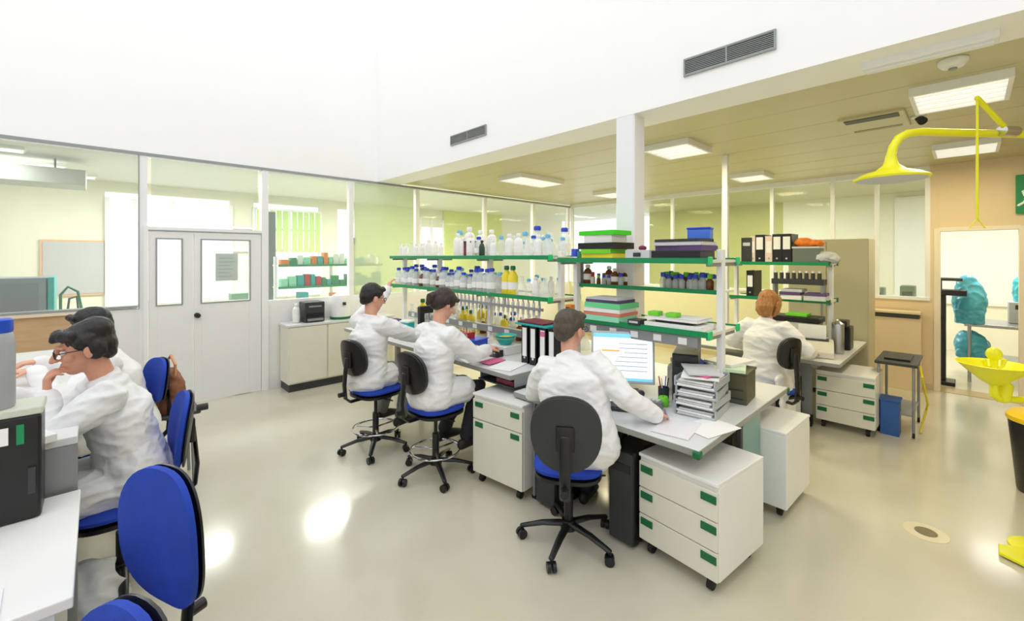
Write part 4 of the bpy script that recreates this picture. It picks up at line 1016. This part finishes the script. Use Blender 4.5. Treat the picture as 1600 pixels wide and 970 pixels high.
t = thing('waste_bin', 'narrow blue bin beside the right-hand pedestal', 'bin', (5.72,.54,0)); b = MB(); b.prism([(-.08,-.06),(.08,-.06),(.08,.06),(-.08,.06)],'z',0,.02); b.box(-.09,-.08,-.07,.07,0,.34); b.box(.08,.09,-.07,.07,0,.34); b.box(-.09,.09,-.07,-.06,0,.34); b.box(-.09,.09,.06,.07,0,.34); b.build('bucket', mat('bin_blue',(45,95,170),.5), t); mbox('rim', mat('bin_blue',(45,95,170),.5), -.1,.1,-.08,.08,.33,.35,t,.004)
t = thing('cable', 'thin pale hose hanging from the trolley down to the floor', 'hose', (6.0,.33,0)); MB().tube([(-.2,0,.68),(-.3,-.02,.6),(-.1,-.05,.3),(.1,-.03,.2),(.05,0,.05),(-.1,0,.012)], .01, n=8).build('hose', YELLOW, t, smooth=True)
# locker and wall counter
t = thing('locker', 'tall beige locker behind the right-hand bench', 'cabinet', (6.95,1.25,0)); mbox('body', LOCK, -.25,.25,-.42,.42,.06,1.97,t,.006); mbox('plinth', CHARC, -.22,.22,-.4,.4,0,.06,t)
for s in (0,1):
    d = mbox('door', LOCK, -.265,-.25,-.41+s*.412,-.003+s*.412,.09,1.94,t,.003); mbox('handle', ALU, -.28,-.265,-.05+s*.09,-.035+s*.09,1.0,1.15,d,.002)
t = thing('wall_counter', 'beige counter ledge along the far right wall under the glass', 'counter', (7.8,.93,0)); mbox('top', mat('counter_top',(226,206,172),.4), -.14,.12,-.5,.5,1.0,1.03,t,.004); mbox('groove', SLOT, -.1,.1,-.48,.48,.94,1.0,t); mbox('body', BEIGE, -.1,.12,-.5,.5,0,.94,t)
# exit sign
t = thing('exit_sign', 'green emergency exit sign with a white running figure on the right wall', 'sign', (XW-.03,-.55,2.26))
mbox('panel', mat('sign_green',(20,125,70),.4,emit=.15), -.012,.012,-.27,.17,0,.46,t,.004)
b = MB(); wx0, wx1 = -.016,-.012
def q(y,z): return (-.014,y,z)
b.ell((-.014,.06,.36),(.003,.03,.03)); b.tube([q(.055,.31),q(.07,.2)], [.022,.02], n=8); b.tube([q(.06,.3),q(.0,.26),q(-.02,.29)], .011, n=8); b.tube([q(.06,.3),q(.115,.26),q(.1,.21)], .011, n=8)
b.tube([q(.07,.2),q(.02,.15),q(.03,.07)], .014, n=8); b.tube([q(.07,.2),q(.105,.13),q(.145,.1)], .014, n=8); b.build('running_figure', mat('sign_white',(245,250,245),.5), t)
b = MB(); b.box(wx0,wx1,-.2,-.08,.05,.4); b.box(wx0,wx1,-.2,-.19,.03,.42); b.build('door_symbol', MATS['sign_white'], t)
# emergency shower
t = thing('emergency_shower', 'yellow emergency shower arm with bell head, pull rod and foot treadle', 'emergency shower', (4.05,-.30,0))
o0 = V((4.05,-.30,0))
def wl(p): return V(p)-o0
hd = V((2.96,.74,2.24))    # bell centre
hd = V((2.92,.33,0)); hd.z = 0
rr = (1392-800)/681; T = 2.42; hd = V(((.724*rr+.69)*T, (-.69*rr+.724)*T, 2.19))
root = V((4.05,-.30,2.47))
dirn = (root-hd); dirn.z = 0; dirn.normalize()
b = MB(); b.tube([wl(hd+V((0,0,.04))), wl(hd+V((0,0,.12))), wl(hd+V((0,0,.17))+dirn*.015), wl(hd+V((0,0,.22))+dirn*.05), wl(hd+V((0,0,.25))+dirn*.11), wl(hd+V((0,0,.262))+dirn*.2), wl(root)], .021, n=14)
b.build('arm_pipe', SAFEY, t, smooth=True)
MB().lathe([(.165,-.012),(.168,-.002),(.13,.02),(.07,.04),(.035,.07),(.026,.10),(.024,.12)], c=tuple(wl(hd)), n=32).build('bell_head', SAFEY, t, smooth=True)
MB().lathe([(.15,-.016),(.155,-.012),(.155,-.01)], c=tuple(wl(hd)), n=32).build('spray_plate', PAPG, t)
MB().cyl(wl((4.05,-.30,.02)), wl((4.05,-.30,2.55)), .024, n=16).build('standpipe', SAFEY, t, smooth=True)
MB().lathe([(.14,0),(.14,.012),(.05,.02),(.028,.05)], n=28).build('floor_flange', SAFEY, t, smooth=True)
vp = hd.lerp(root, .0); rr2 = (1576-800)/681; T2 = 2.5
vp = V(((.724*rr2+.69)*T2, (-.69*rr2+.724)*T2, 2.47))
MB().cyl(wl(vp-dirn*.05), wl(vp+dirn*.05), .03, n=12).build('valve', CHROME, t)
rr3 = (1527-800)/681; T3 = 2.42; rp = V(((.724*rr3+.69)*T3, (-.69*rr3+.724)*T3, 2.63))
MB().tube([wl(vp+V((0,0,.0))), wl(rp)], .013, n=10).build('lever', SAFEY, t)
b = MB(); b.cyl(wl(rp), wl((rp.x,rp.y,1.96)), .006, n=8); b.build('pull_rod', SAFEY, t)
n = 3; tri = MB(); c0 = wl((rp.x,rp.y,1.96)); tri.tube([c0, c0+V((.03,-.03,-.05)), c0+V((-.03,.03,-.05)), c0], .004, n=6, caps=0); tri.build('pull_handle', SAFEY, t)
MB().prism([(-.05,-.09),(.06,-.09),(.11,0),(.06,.09),(-.05,.09),(-.1,0)],'z',.012,.03,M=TR(*wl((3.86,-.21,0)))).build('foot_treadle', SAFEY, t, bevel=.004)
# eye wash
rr = (1553-800)/681; T = 2.62; ew = V(((.724*rr+.69)*T, (-.69*rr+.724)*T, 1.07))
side = V((.724,-.69,0))
t = thing('eye_wash', 'yellow eye wash basin with push plate on a yellow arm', 'eye wash', ew)
MB().lathe([(.02,-.09),(.05,-.075),(.11,-.02),(.155,.025),(.17,.035),(.165,.038),(.14,.02),(.06,-.03),(.02,-.04)], n=32).build('bowl', SAFEY, t, smooth=True)
b = MB(); b.tube([(0,0,-.08),(0,0,-.15),tuple(side*.03+V((0,0,-.175))),tuple(side*.3+V((0,0,-.185))), tuple(V((4.05,-.30,ew.z-.19))-ew)], .02, n=12); b.build('arm', SAFEY, t, smooth=True)
b = MB(); b.cyl((0,0,-.05),(0,0,.06),.018,n=14); b.ell((0,0,.095),(.036,.036,.04)); b.build('push_knob', SAFEY, t, smooth=True)
b = MB()
for s in (-1,1): b.tube([(0,0,0),tuple(side*s*.05+V((0,0,.02))),tuple(side*s*.06+V((0,0,.055)))], [.01,.01,.014], n=10)
b.build('nozzle', SAFEY, t, smooth=True)
MB().tube([tuple(side*.06+V((0,0,-.17))), tuple(side*.07+V((0,0,-.1))), tuple(side*.05+V((0,0,-.05)))], [.03,.035,.02], n=12).build('valve', SAFEY, t, smooth=True)
# bin with yellow lid
bc = V((5.05,-.40,0))
t = thing('waste_bin', 'black waste bin with a yellow lid at the right edge', 'bin', bc)
MB().lathe([(.15,0),(.155,.01),(.2,.52),(.2,.53)], n=28).build('bucket', BLACK, t, smooth=True)
MB().lathe([(.205,.525),(.21,.53),(.21,.56),(.18,.59),(.05,.605),(.01,.606)], n=28).build('lid', mat('lid_yellow',(245,205,20),.4), t, smooth=True)
# floor drain
t = thing('floor_drain', 'round floor drain cover in the glossy floor at the right', 'drain', (3.81,.19,.0)); MB().lathe([(.11,.0),(.11,.003),(.07,.004)], n=28).build('rim', mat('drain_rim',(225,215,185),.3), t); MB().lathe([(.055,.004),(.055,.006),(.01,.006)], n=20).build('grate', mat('drain_grate',(120,110,80),.4), t)
# things beyond the opening
t = thing('coat_rack', 'black stand with arms just inside the right doorway', 'stand', (8.5,.28,0)); b = MB(); b.cyl((0,0,.02),(0,0,1.25),.06,n=12); b.build('pole', BLACK, t); mbox('base', BLACK, -.15,.15,-.15,.1,0,.05,t,.01); mbox('shelf', BLACK, -.1,.1,-.26,.08,1.22,1.3,t,.01); mbox('tray', CHARC, -.1,.1,-.22,.08,1.42,1.46,t,.01); MB().cyl((0,0,1.25),(0,0,1.44),.02).build('rod', BLACK, t)
t = thing('rolling_table', 'pale steel table beyond the right doorway', 'table', (9.2,-.4,0)); mbox('top', STEEL, -.4,.4,-.7,.45,.78,.82,t,.004)
for sx in (-.35,.35):
    for sy in (-.63,.4): MB().cyl((sx,sy,0),(sx,sy,.78),.02,n=10).build('leg', STEEL, t)
mbox('lower_shelf', STEEL, -.35,.35,-.63,.4,.3,.32,t)
def bagshape(lb, loc, rad, m, seed, nm='bag', cat='bag'):
    b = MB(); b.ell((0,0,rad[2]),rad); b.ell((0,.02,rad[2]*1.6),(rad[0]*.7,rad[1]*.7,rad[2]*.6)); b.box(-rad[0]*.8,rad[0]*.8,-rad[1]*.8,rad[1]*.8,0,rad[2]*.6); me = voxel(b,.012,3); wrinkle(me,.015,12,seed)
    return tag(link_mesh(nm, me, m, None, loc, True), lb, cat)
bagshape('large cyan plastic bag on the table beyond the right doorway', (8.9,-.0,.82), (.17,.17,.3), CYAN, 1)
bagshape('cyan bag under the table beyond the right doorway', (9.0,-.02,.325), (.16,.18,.17), CYAN, 5)
bagshape('smaller bright cyan bag on the shelf beyond the right doorway', (9.35,-.52,1.12), (.1,.1,.16), mat('cyan2',(90,215,240),.4), 2)
t = thing('steel_unit', 'grey white washing unit beyond the right doorway', 'appliance', (9.35,-.52,.82)); mbox('body', PAPG, -.14,.14,-.16,.14,0,.3,t,.01); mbox('control_panel', CHARC, -.145,-.14,-.1,.08,.2,.26,t)
t = thing('side_table_lamp', 'beige cupboard beyond the right doorway at its right side', 'cupboard', (8.7,-.72,0)); mbox('body', LOCK, -.2,.2,-.2,.18,0,1.2,t,.006); mbox('door', LOCK, -.21,-.2,-.19,.17,.05,1.15,t,.003); t.name = 'cupboard'
mbd = thing('wall_board', 'white panel on the wall of the room beyond the right doorway', 'board', (11.55,-.6,.9)); mbox('board', PAPER, 0,.03,-1,1.6,0,2.0, mbd, .004); mbox('frame', FRAME, .005,.04,-1.03,1.63,-.03,2.03, mbd)
# counter with equipment behind the far glass
t = thing('window_counter', 'counter behind the far right glass carrying dark devices', 'counter', (8.5,1.6,0)); mbox('top', BENCH, -.35,.35,-1.2,2.5,1.1,1.14,t); mbox('body', LABW, -.33,.33,-1.18,2.48,0,1.1,t)
for i, (y, w, h) in enumerate([(.6,.16,.2),(.95,.2,.16),(1.3,.15,.22),(1.75,.2,.2)]):
    t = thing('lab_device', ['greenish grey device behind the far right glass, nearest to the doorway','low greenish device behind the far right glass, second from the doorway','tall greenish device behind the far right glass, third from the doorway','greenish device behind the far right glass, farthest from the doorway'][i], 'device', (8.35,y,1.142)); mbox('body', mat('sage',(120,140,118),.5), -.12,.12,-w/2,w/2,0,h,t,.015); mbox('panel', CHARC, -.124,-.12,-w/3,w/3,.04,h*.6,t); 
# ================================================================== BEHIND THE LEFT GLASS
t = thing('back_counter', 'pale counter in the room behind the left glass', 'counter', (-1.3,7.3,0)); mbox('top', BENCH, -1.3,1.5,-.35,.35,1.02,1.06,t); mbox('body', LABW, -1.28,1.48,-.32,.33,0,1.02,t)
t = thing('instrument_box', 'large grey ribbed instrument behind the left glass', 'instrument', (-.72,7.25,1.062)); mbox('body', mat('instr',(140,145,158),.5), -.42,.32,-.25,.25,0,.46,t,.01)
b = MB()
for k in range(1): b.box(-.38,.26,-.256,-.25,.05,.40)
b.build('front_panel', mat('instr2',(125,130,142),.5), t); mbox('corner_strip', TEAL, .33,.38,-.26,.25,0,.46,t,.004)
t = thing('hose_loop', 'green and dark hoses arching beside the grey instrument', 'hose', (-.2,7.2,1.062)); b = MB(); b.tube([(-.1,0,.0),(-.1,0,.25),(-.04,0,.34),(.04,0,.28),(.08,0,.02)], .014, n=8); b.build('hose', DGREEN, t, smooth=True); MB().tube([(-.05,.03,0),(-.03,.03,.2),(.03,.03,.22),(.05,.03,0)], .012, n=8).build('hose', CHARC, t, smooth=True)
t = thing('notice_board', 'large grey board with an orange rim on the wall behind the left glass', 'board', (-.25,9.96,1.15)); mbox('board', mat('board_grey',(188,188,190),.6), -.36,.34,0,.03,.0,.84,t); mbox('frame', mat('board_orange',(225,180,140),.5), -.39,.37,.008,.039,-.03,.87,t)
t = thing('lab_device', 'dark device on the back counter at the left picture edge', 'device', (-1.55,7.2,1.062)); mbox('body', PAPG, -.1,.1,-.12,.12,0,.5,t,.01); mbox('panel', CHARC, -.1,.1,-.126,-.12,.1,.15,t); mbox('panel', CHARC, -.1,.1,-.126,-.12,.3,.36,t)
t = thing('shelf_board_wall', 'grey bulkhead duct under the ceiling behind the left glass', 'duct', (-2.4,8.2,2.55)); mbox('duct', mat('duct',(186,187,182),.6), -1.8,2.3,-.3,.3,.12,.32,t,.01); t.name = 'air_duct'
mbox('hanger', ALU, -1.5,-1.48,-.01,.01,.32,.47,t); mbox('hanger', ALU, 2.0,2.02,-.01,.01,.32,.47,t)
# green window blinds in the back room
for i, (x0, x1) in enumerate([(2.32,2.92),(2.98,3.57)]):
    t = thing('window_blind', ['pale green blind on the back room window, left one','pale green blind on the back room window, right one'][i], 'blind', (x0,9.87,1.85)); 
    b = MB()
    for k in range(5): b.box(k*(x1-x0)/5+.01,(k+1)*(x1-x0)/5-.01,-.004+.01*(k%2),.004+.01*(k%2),0,.85)
    b.build('slat', mat('blind_green',(195,222,140),.7), t); mbox('head_rail', FRAME, 0,x1-x0,-.02,.03,.85,.89,t)
# lab shelves with coloured boxes behind the glass beside the door
t = thing('back_shelf', 'shelf rack with green boards behind the glass right of the door', 'shelf', (2.55,7.4,0))
for x in (-.55,.3,1.15): mbox('post', FRAME, x-.02,x+.02,-.02,.02,0,1.75,t)
for z in (1.28,1.62): 
    s = mbox('shelf_board', CREAM, -.55,1.15,-.15,.15,z-.015,z,t); mbox('shelf_edge', GREEN, -.55,1.15,-.158,-.15,z-.025,z+.01,s)
t = thing('back_bench', 'pale bench under the shelf rack behind the glass', 'bench', (2.9,7.4,0)); mbox('top', BENCH, -1.1,1.1,-.38,.38,.87,.9,t); mbox('body', CREAM, -1.08,1.08,-.35,.36,0,.87,t)
row(1.0,1.1,.2,(),0,['white'],'')
random.seed(5)
i = 0
cols = [('red',RED),('green',GREEN),('orange',ORANGE),('teal',TEAL),('white',LABW),('mint',MATS['mint'])]
nm = {}
for z in (1.282,1.622):
    x = 2.05
    while x < 3.6:
        w = random.uniform(.06,.14); c, m = random.choice(cols); h = random.uniform(.08,.2)
        if not (2.83 < x+w/2 < 2.88):
            lb = '%s small box on the %s board of the rack behind the glass' % (c, 'lower' if z < 1.5 else 'upper')
            tag(mbox('small_box', m, x, x+w*.9, 7.3, 7.42, z, z+h, bev=.003), lb, 'box', c+' boxes on the rack behind the glass, '+('lower' if z < 1.5 else 'upper'))
        x += w+.01
x = 1.9
for i in range(9):
    w = random.uniform(.1,.2); c, m = random.choice(cols[1:]); 
    tag(mbox('small_box', m, x, x+w*.85, 7.25, 7.45, .902, .902+random.uniform(.1,.3), bev=.003), '%s box on the bench under the rack behind the glass' % c, 'box', c+' boxes on the bench behind the glass'); x += w+.02
t = thing('stand_column', 'olive rod stand with a dark top behind the glass', 'stand', (2.95,6.75,.0)); mbox('base', CHARC, -.15,.15,-.1,.1,.0,.02,t); MB().cyl((0,0,.02),(0,0,1.95),.03,n=10).build('rod', mat('olive_rod',(170,180,100),.5), t); MB().cyl((0,0,1.95),(0,0,2.05),.045,n=12).build('top', CHARC, t); mbox('arm', CHARC, -.05,.35,-.02,.02,1.6,1.65,t)
t = thing('dark_post', 'dark grey upright cabinet edge behind the glass right of the door', 'cabinet', (2.1,8.2,0)); mbox('body', mat('slate',(110,114,118),.5), -.07,.07,-.2,.2,0,2.5,t,.01); t.name = 'slim_cabinet'; mbox('door', mat('slate',(110,114,118),.5), -.06,.06,-.21,-.2,.1,2.4,t)
# low cupboard in front of the glass
t = thing('low_cupboard', 'low cream cupboard with dark plinth in front of the glass wall', 'cupboard', (2.5,6.2,0)); mbox('body', CREAM, -.72,.75,-.18,.17,.1,.84,t,.004); mbox('top', BENCH, -.74,.77,-.2,.18,.84,.87,t,.004); mbox('plinth', CHARC, -.71,.75,-.16,.17,0,.1,t)
for k in range(3):
    mbox('door', CREAM, -.71+k*.485,-.24+k*.485,-.198,-.18,.12,.83,t,.003)
t = thing('coffee_machine', 'black boxy appliance on the low cupboard', 'appliance', (2.13,6.2,.872)); mbox('body', CHARC, -.13,.13,-.12,.12,0,.27,t,.012); mbox('tray', ALU, -.1,.1,-.15,-.1,.02,.05,t); mbox('front', BLACK, -.11,.11,-.128,-.12,.07,.12,t,.002); mbox('handle', ALU, -.08,.08,-.135,-.12,.2,.22,t)
t = thing('water_boiler', 'white rounded appliance on the low cupboard beside the black one', 'appliance', (2.52,6.2,.872)); MB().lathe([(.12,0),(.13,.01),(.13,.28),(.11,.33),(.05,.36),(.02,.365)], n=24).build('body', LABW, t, smooth=True); mbox('spout', CHARC, -.02,.02,-.16,-.11,.2,.24,t,.004); MB().lathe([(.13,0),(.14,.0),(.14,.03),(.13,.032)], n=24).build('foot', DGREEN, t)
bottle('white', (1.93,6.2,.872), 'white bottle at the left end of the low cupboard', None, 1.4)
bottle('erlen', (2.8,6.2,.872), 'conical flask on the low cupboard right of the white appliance', None, 1.4)
# things seen through the door pane
t = thing('paper_notice', 'printed notice sheet on the glass of the right door leaf', 'notice', (1.18,YW+.012,1.45)); mbox('sheet', PAPER, -.12,.12,0,.002,0,.34,t); 
b = MB()
for k in range(6): b.box(-.09,random.uniform(.02,.09),-.001,0,.05+k*.045,.06+k*.045)
b.build('print', PAPG, t)
t = thing('lab_stool_box', 'green white device on a bench behind the right door pane', 'device', (1.55,7.4,1.1)); mbox('body', mat('sage2',(130,165,140),.5), -.15,.13,-.1,.1,0,.12,t,.01); mbox('stand', CHARC, -.1,.1,-.08,.08,-1.1,0,t); t.name = 'lab_device'
# ================================================================== LEFT FOREGROUND
t = thing('equipment_case', 'large black case with a white label on the left foreground desk', 'case', (-.5,2.62,.742)); mbox('body', BLACK, -.42,.345,-.13,.04,0,.40,t,.01); mbox('lid', mat('lid_pale',(205,210,195),.4), -.43,.35,-.135,.045,.40,.43,t,.006); lbx = mbox('label', PAPER, -.3,.26,-.133,-.13,.30,.365,t); mbox('label_end', GREEN, .28,.30,-.134,-.13,.295,.37,t)
mbox('catch', CHARC, .31,.33,-.14,-.13,.1,.2,t)
t = thing('jug', 'grey canister with a blue cap on the black case', 'canister', (-.285,2.56,1.173)); MB().lathe([(.055,0),(.058,.01),(.058,.24),(.052,.28),(.046,.29)], n=24).build('body', mat('can_grey',(165,168,175),.4), t, smooth=True); MB().lathe([(.05,.288),(.052,.295),(.052,.335),(.045,.34)], n=20).build('cap', BLUE, t, smooth=True)
sheet('thick white paper wad on the raised bench behind the black case', -.205,2.70,.967,.4,.1,.14,PAPER,.03,'paper_wad','paper')
sheet('white papers with faint print on the near edge of the left desk', -.35,1.92,.742,.05,.2,.3,mat('print2',(236,236,242),.8,var=.06,vscale=50),.003)
t = thing('tool_case', 'dark small tool lying on the raised bench by the hand', 'tool', (-.42,3.25,.967), .5); MB().tube([(-.08,0,.015),(.08,0,.015)], [.012,.016], n=10).build('grip', BLACK, t, smooth=True); MB().cyl((.08,0,.015),(.14,0,.015),.004).build('tip', CHROME, t)
t = thing('microscope', 'small black and white microscope on the raised bench before the nearer man', 'microscope', (-.48,3.45,.967), 0)
b = MB(); b.box(-.1,.08,-.07,.07,0,.03,.01); b.box(-.09,-.05,-.025,.025,.02,.14,.01); b.box(-.09,.05,-.03,.03,.12,.16,.01); b.build('stand', LABW, t); MB().tube([(.02,0,.12),(.02,0,.07)], .015, n=10).build('objective', CHARC, t); mbox('stage', BLACK, -.03,.08,-.05,.05,.045,.055,t); MB().tube([(.0,0,.15),(.07,0,.19)], .018, n=10).build('eyepiece', BLACK, t)
b = MB(); b.tube([(0,0,.02),(0,0,.2),(0,0,.27)], [(.1,.13),(.08,.12),(.05,.09)], n=16, side=(1,0,0)); me = voxel(b,.008,2); wrinkle(me,.008,14,4)
t = thing('handbag', 'brown bag hung behind the far blue chair on the left', 'handbag', (.42,4.30,.56), .2); link_mesh('body', me, BROWN, t, None, True); MB().tube([(0,-.08,.24),(0,-.09,.36),(0,0,.42),(0,.09,.36),(0,.08,.24)], .01, n=8).build('handle', mat('tan_leather',(215,150,100),.6), t, smooth=True); MB().ell((.1,-.06,.12),(.02,.02,.02)).build('clasp', BLACK, t)
mbox('stool_top', CHARC, -.16,.16,-.16,.16,-.03,-.0,t,.01)
t2 = thing('stool', 'low dark stool under the brown bag', 'stool', (.42,4.30,0)); 
bpy.data.objects.remove([c for c in t.children if c.name.startswith('stool_top')][0])
mbox('seat', CHARC, -.17,.17,-.17,.17,.53,.558,t2,.01)
for sx in (-.13,.13):
    for sy in (-.13,.13): MB().cyl((sx,sy,0),(sx*.9,sy*.9,.53),.012,n=10).build('leg', ALU, t2)
b = MB(); b.tube([(0,0,.02),(0,0,.14)], [(.13,.16),(.1,.1)], n=16, side=(1,0,0)); me = voxel(b,.01,2); wrinkle(me,.03,10,9)
tag(link_mesh('plastic_bag', me, PAPG, None, (-.02,2.98,.0), True), 'grey crumpled plastic bag on the floor under the raised bench', 'bag')

t = thing('computer_tower', 'added black computer case standing in for shade beneath the right-hand bench', 'computer', (5.42,1.36,.0), 0); mbox('case', BLACK, -.15,.2,-.15,.15,.02,.5,t,.006); mbox('front_bezel', CHARC, -.16,-.15,-.14,.14,.03,.49,t,.003)  # case added to darken the space under the bench
mbox('foot', RUBBER, -.1,.15,-.12,.12,0,.02,t)
t = thing('monitor_arm_lamp', 'dark low device between printer and lower shelf on the right-hand bench', 'device', (5.45,1.62,.742)); mbox('body', CHARC, -.1,.1,-.12,.12,0,.2,t,.01); mbox('panel', BLACK, -.104,-.1,-.09,.09,.05,.16,t); t.name = 'lab_device'
# ================================================================== CHAIRS AND PEOPLE
R = math.radians
chair('blue chair of the nearer man at the raised bench on the left', (.10,3.10,0), PI, seat=.50, bw=.40, bh=.42, bz=.29, back_m=BLUEF, bx=-.25, base_rot=.3, knobz=.87)
chair('blue chair of the farther person at the raised bench on the left', (.10,4.10,0), PI+.25, seat=.50, bw=.36, bh=.32, bz=.36, back_m=BLUEF, base_rot=.1)
chair('empty blue chair beside the left foreground desk, its whole backrest in view', (-.05,1.80,0), R(203), seat=.50, bw=.42, bh=.47, bz=.32, back_m=BLUEF, bx=-.24, tilt=-.04, base_rot=.5)
chair('blue chair of which only the rounded backrest top shows at the bottom left', (-.19,1.14,0), R(200), seat=.50, bw=.39, bh=.46, bz=.295, back_m=BLUEF, bx=-.24, tilt=.1, base_rot=.9)
chair('drafting chair with foot ring of the man who reaches up', (1.84,3.73,0), R(8), seat=.595, bw=.36, bh=.32, bz=.30, back_m=CHARC, ring=True, sw=(.42,.42), bx=-.235, base_rot=.2)
chair('drafting chair with foot ring of the woman at the high bench', (1.98,2.97,0), R(2), seat=.59, bw=.36, bh=.33, bz=.29, back_m=CHARC, ring=True, sw=(.42,.42), bx=-.235, base_rot=.55)
chair('chair with large grey oval back of the man at the computer', (2.10,1.70,0), R(36), seat=.53, bw=.40, bh=.44, bz=.27, sw=(.42,.42), back_m=CHARC, shell_m=CHARC, bx=-.30, tilt=.14, ex=2.2, base_rot=.35)
chair('chair with small dark back of the red-haired woman', (4.76,1.36,0), R(60), seat=.5, bw=.24, bh=.30, bz=.38, back_m=CHARC, bx=-.26)

def w2l(loc, rz, p):
    d = V(p)-V(loc); c, s = math.cos(rz), math.sin(rz); return V((c*d.x+s*d.y, -s*d.x+c*d.y, p[2]))
L1 = (.15,3.14,0); r1 = R(180)
person('person with short black hair in a white coat, chin on hand, nearest on the left', L1, r1, seat=.5, lean=.20, headf=(1,.0,-.2), headoff=(.05,0), bw=1.1, hk=1.12,
       chin=True, poleL=(.9,.3,-.8), hdirL=(.05,-.12,1), hnL=(-1,-.2,.1), curlL=1.1,
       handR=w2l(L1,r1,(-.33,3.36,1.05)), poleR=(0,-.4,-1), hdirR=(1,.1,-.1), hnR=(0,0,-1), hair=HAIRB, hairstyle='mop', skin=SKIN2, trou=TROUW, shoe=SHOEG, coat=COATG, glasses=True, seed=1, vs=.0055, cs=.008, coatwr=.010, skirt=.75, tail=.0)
L2 = (.17,4.08,0); r2 = R(182)
person('person with black hair mostly hidden behind the nearer man on the left', L2, r2, seat=.5, lean=.23, headf=(1,0,-.25), handL=w2l(L2,r2,(-.28,3.98,1.05)), handR=w2l(L2,r2,(-.28,4.3,1.05)), hair=HAIRB, skin=SKIN, trou=TROUD, seed=2, vs=.008, cs=.011)
L3 = (1.77,3.76,0); r3 = R(12)
person('person with short black hair reaching up to the shelf, in a white coat', L3, r3, seat=.60, lean=.07, sc=.96, headf=(1,-.25,-.25), headoff=(.02,0), handL=w2l(L3,r3,(2.30,4.20,1.50)), poleL=(.3,.9,-1), hdirL=(.5,.2,.9), hnL=(.7,-.3,-.5),
       handR=w2l(L3,r3,(2.34,3.62,.96)), hdirR=(1,.2,0), kneeL=(.40,.13), kneeR=(.40,-.12), footL=(.30,.16,.16), footR=(.3,-.12,.16), hair=HAIRB, skin=SKIN, trou=TROUG, glasses=True, seed=3, vs=.0065, cs=.009, coatwr=.008, skirt=.4)
L4 = (1.93,2.97,0); r4 = R(4)
person('woman with tied dark hair bending over the high bench, in a white coat', L4, r4, seat=.595, lean=.13, headf=(1,-.12,-.55), headoff=(.05,0), sc=.95, handL=w2l(L4,r4,(2.42,3.1,.93)), handR=w2l(L4,r4,(2.44,2.86,.95)), hdirL=(1,-.4,.1), hdirR=(1,.3,.1),
       poleR=(-.2,-.7,-1), footL=(.26,.14,.17), footR=(.28,-.12,.17), hair=HAIRD, hairstyle='tied', skin=SKIN, trou=TROUD, seed=4, vs=.0065, cs=.009, coatwr=.008, female=True, skirt=.6)
L5 = (2.15,1.66,0); r5 = R(16)
person('man with short grey brown hair in a white coat seen from behind at the computer', L5, r5, seat=.535, lean=.20, side_lean=.22, headf=(1,-.35,-.12), headoff=(.03,.0), sc=.94, bw=1.18, hk=1.1, handL=w2l(L5,r5,(2.42,1.98,.80)), handR=w2l(L5,r5,(2.46,1.31,.785)), hdirR=(1,.1,0), hdirL=(1,-.3,0), poleR=(-.4,-.7,-.6), poleL=(-.4,.8,-.4),
       hair=HAIRG, skin=SKIN, trou=TROUD, glasses=True, seed=5, vs=.006, cs=.0085, coatwr=.009, skirt=.35)
L6 = (4.80,1.42,0); r6 = R(-6)
person('red-haired woman in a white coat seen from behind at the right-hand bench', L6, r6, seat=.5, lean=.14, headf=(1,.1,-.3), sc=.98, handL=w2l(L6,r6,(5.13,1.66,.79)), handR=w2l(L6,r6,(5.12,1.08,.80)), poleR=(-.4,-.8,-.6), poleL=(-.4,.8,-.6), hair=HAIRR, hairstyle='bob', skin=SKIN, trou=TROUW, seed=6, vs=.007, cs=.01, coatwr=.008, female=True, skirt=.7, tail=.36, skirt_back=0)

# ================================================================== LIGHT
w = bpy.data.worlds.new('daylight'); SC.world = w; w.use_nodes = True
bg = w.node_tree.nodes['Background']; bg.inputs[0].default_value = (.98,.99,1,1); bg.inputs[1].default_value = 1.7
def area(name, loc, sx, sy, power, col=(1,.93,.78), rot=(0,0,0)):
    l = bpy.data.lights.new(name, 'AREA'); l.shape = 'RECTANGLE'; l.size = sx; l.size_y = sy; l.energy = power; l.color = col
    o = bpy.data.objects.new(name, l); COL.objects.link(o); o.location = loc; o.rotation_euler = rot; return o
wc = (1,.88,.56)
for (x, y, a, b, p) in [(4.5,.05,.55,.45,16),(6.8,.03,.55,.45,20),(4.6,2.2,.55,.45,22),(4.85,4.65,.85,.45,32),(6.95,2.2,.45,.4,22),(7,4.6,.55,.45,28)]:
    area('lamp_light', (x,y,CZ-.07), a, b, p, wc)
for x, y, p in [(-1.2,7.6,22),(-.9,8.6,20),(1.0,8.2,110),(3.2,7.9,80),(5.6,7.9,110)]:
    area('back_lamp_and_fill', (x,y,2.93), 1.1, .3, p, (1,.99,.95))  # first two belong to strip lights; the others are added fill without fixtures
for x, y, p in [(9.5,-.3,60),(9.8,2.5,60),(9.8,5,50)]:
    area('end_room_fill', (x,y,2.95), 1.2, .5, p, (1,.98,.92))  # added fill for the rooms past the far wall, no fixtures modelled
# tidy names of the setting
for o in list(bpy.data.objects):
    if o.get('kind') == 'structure' and not o.get('label') and o.parent is None: pass
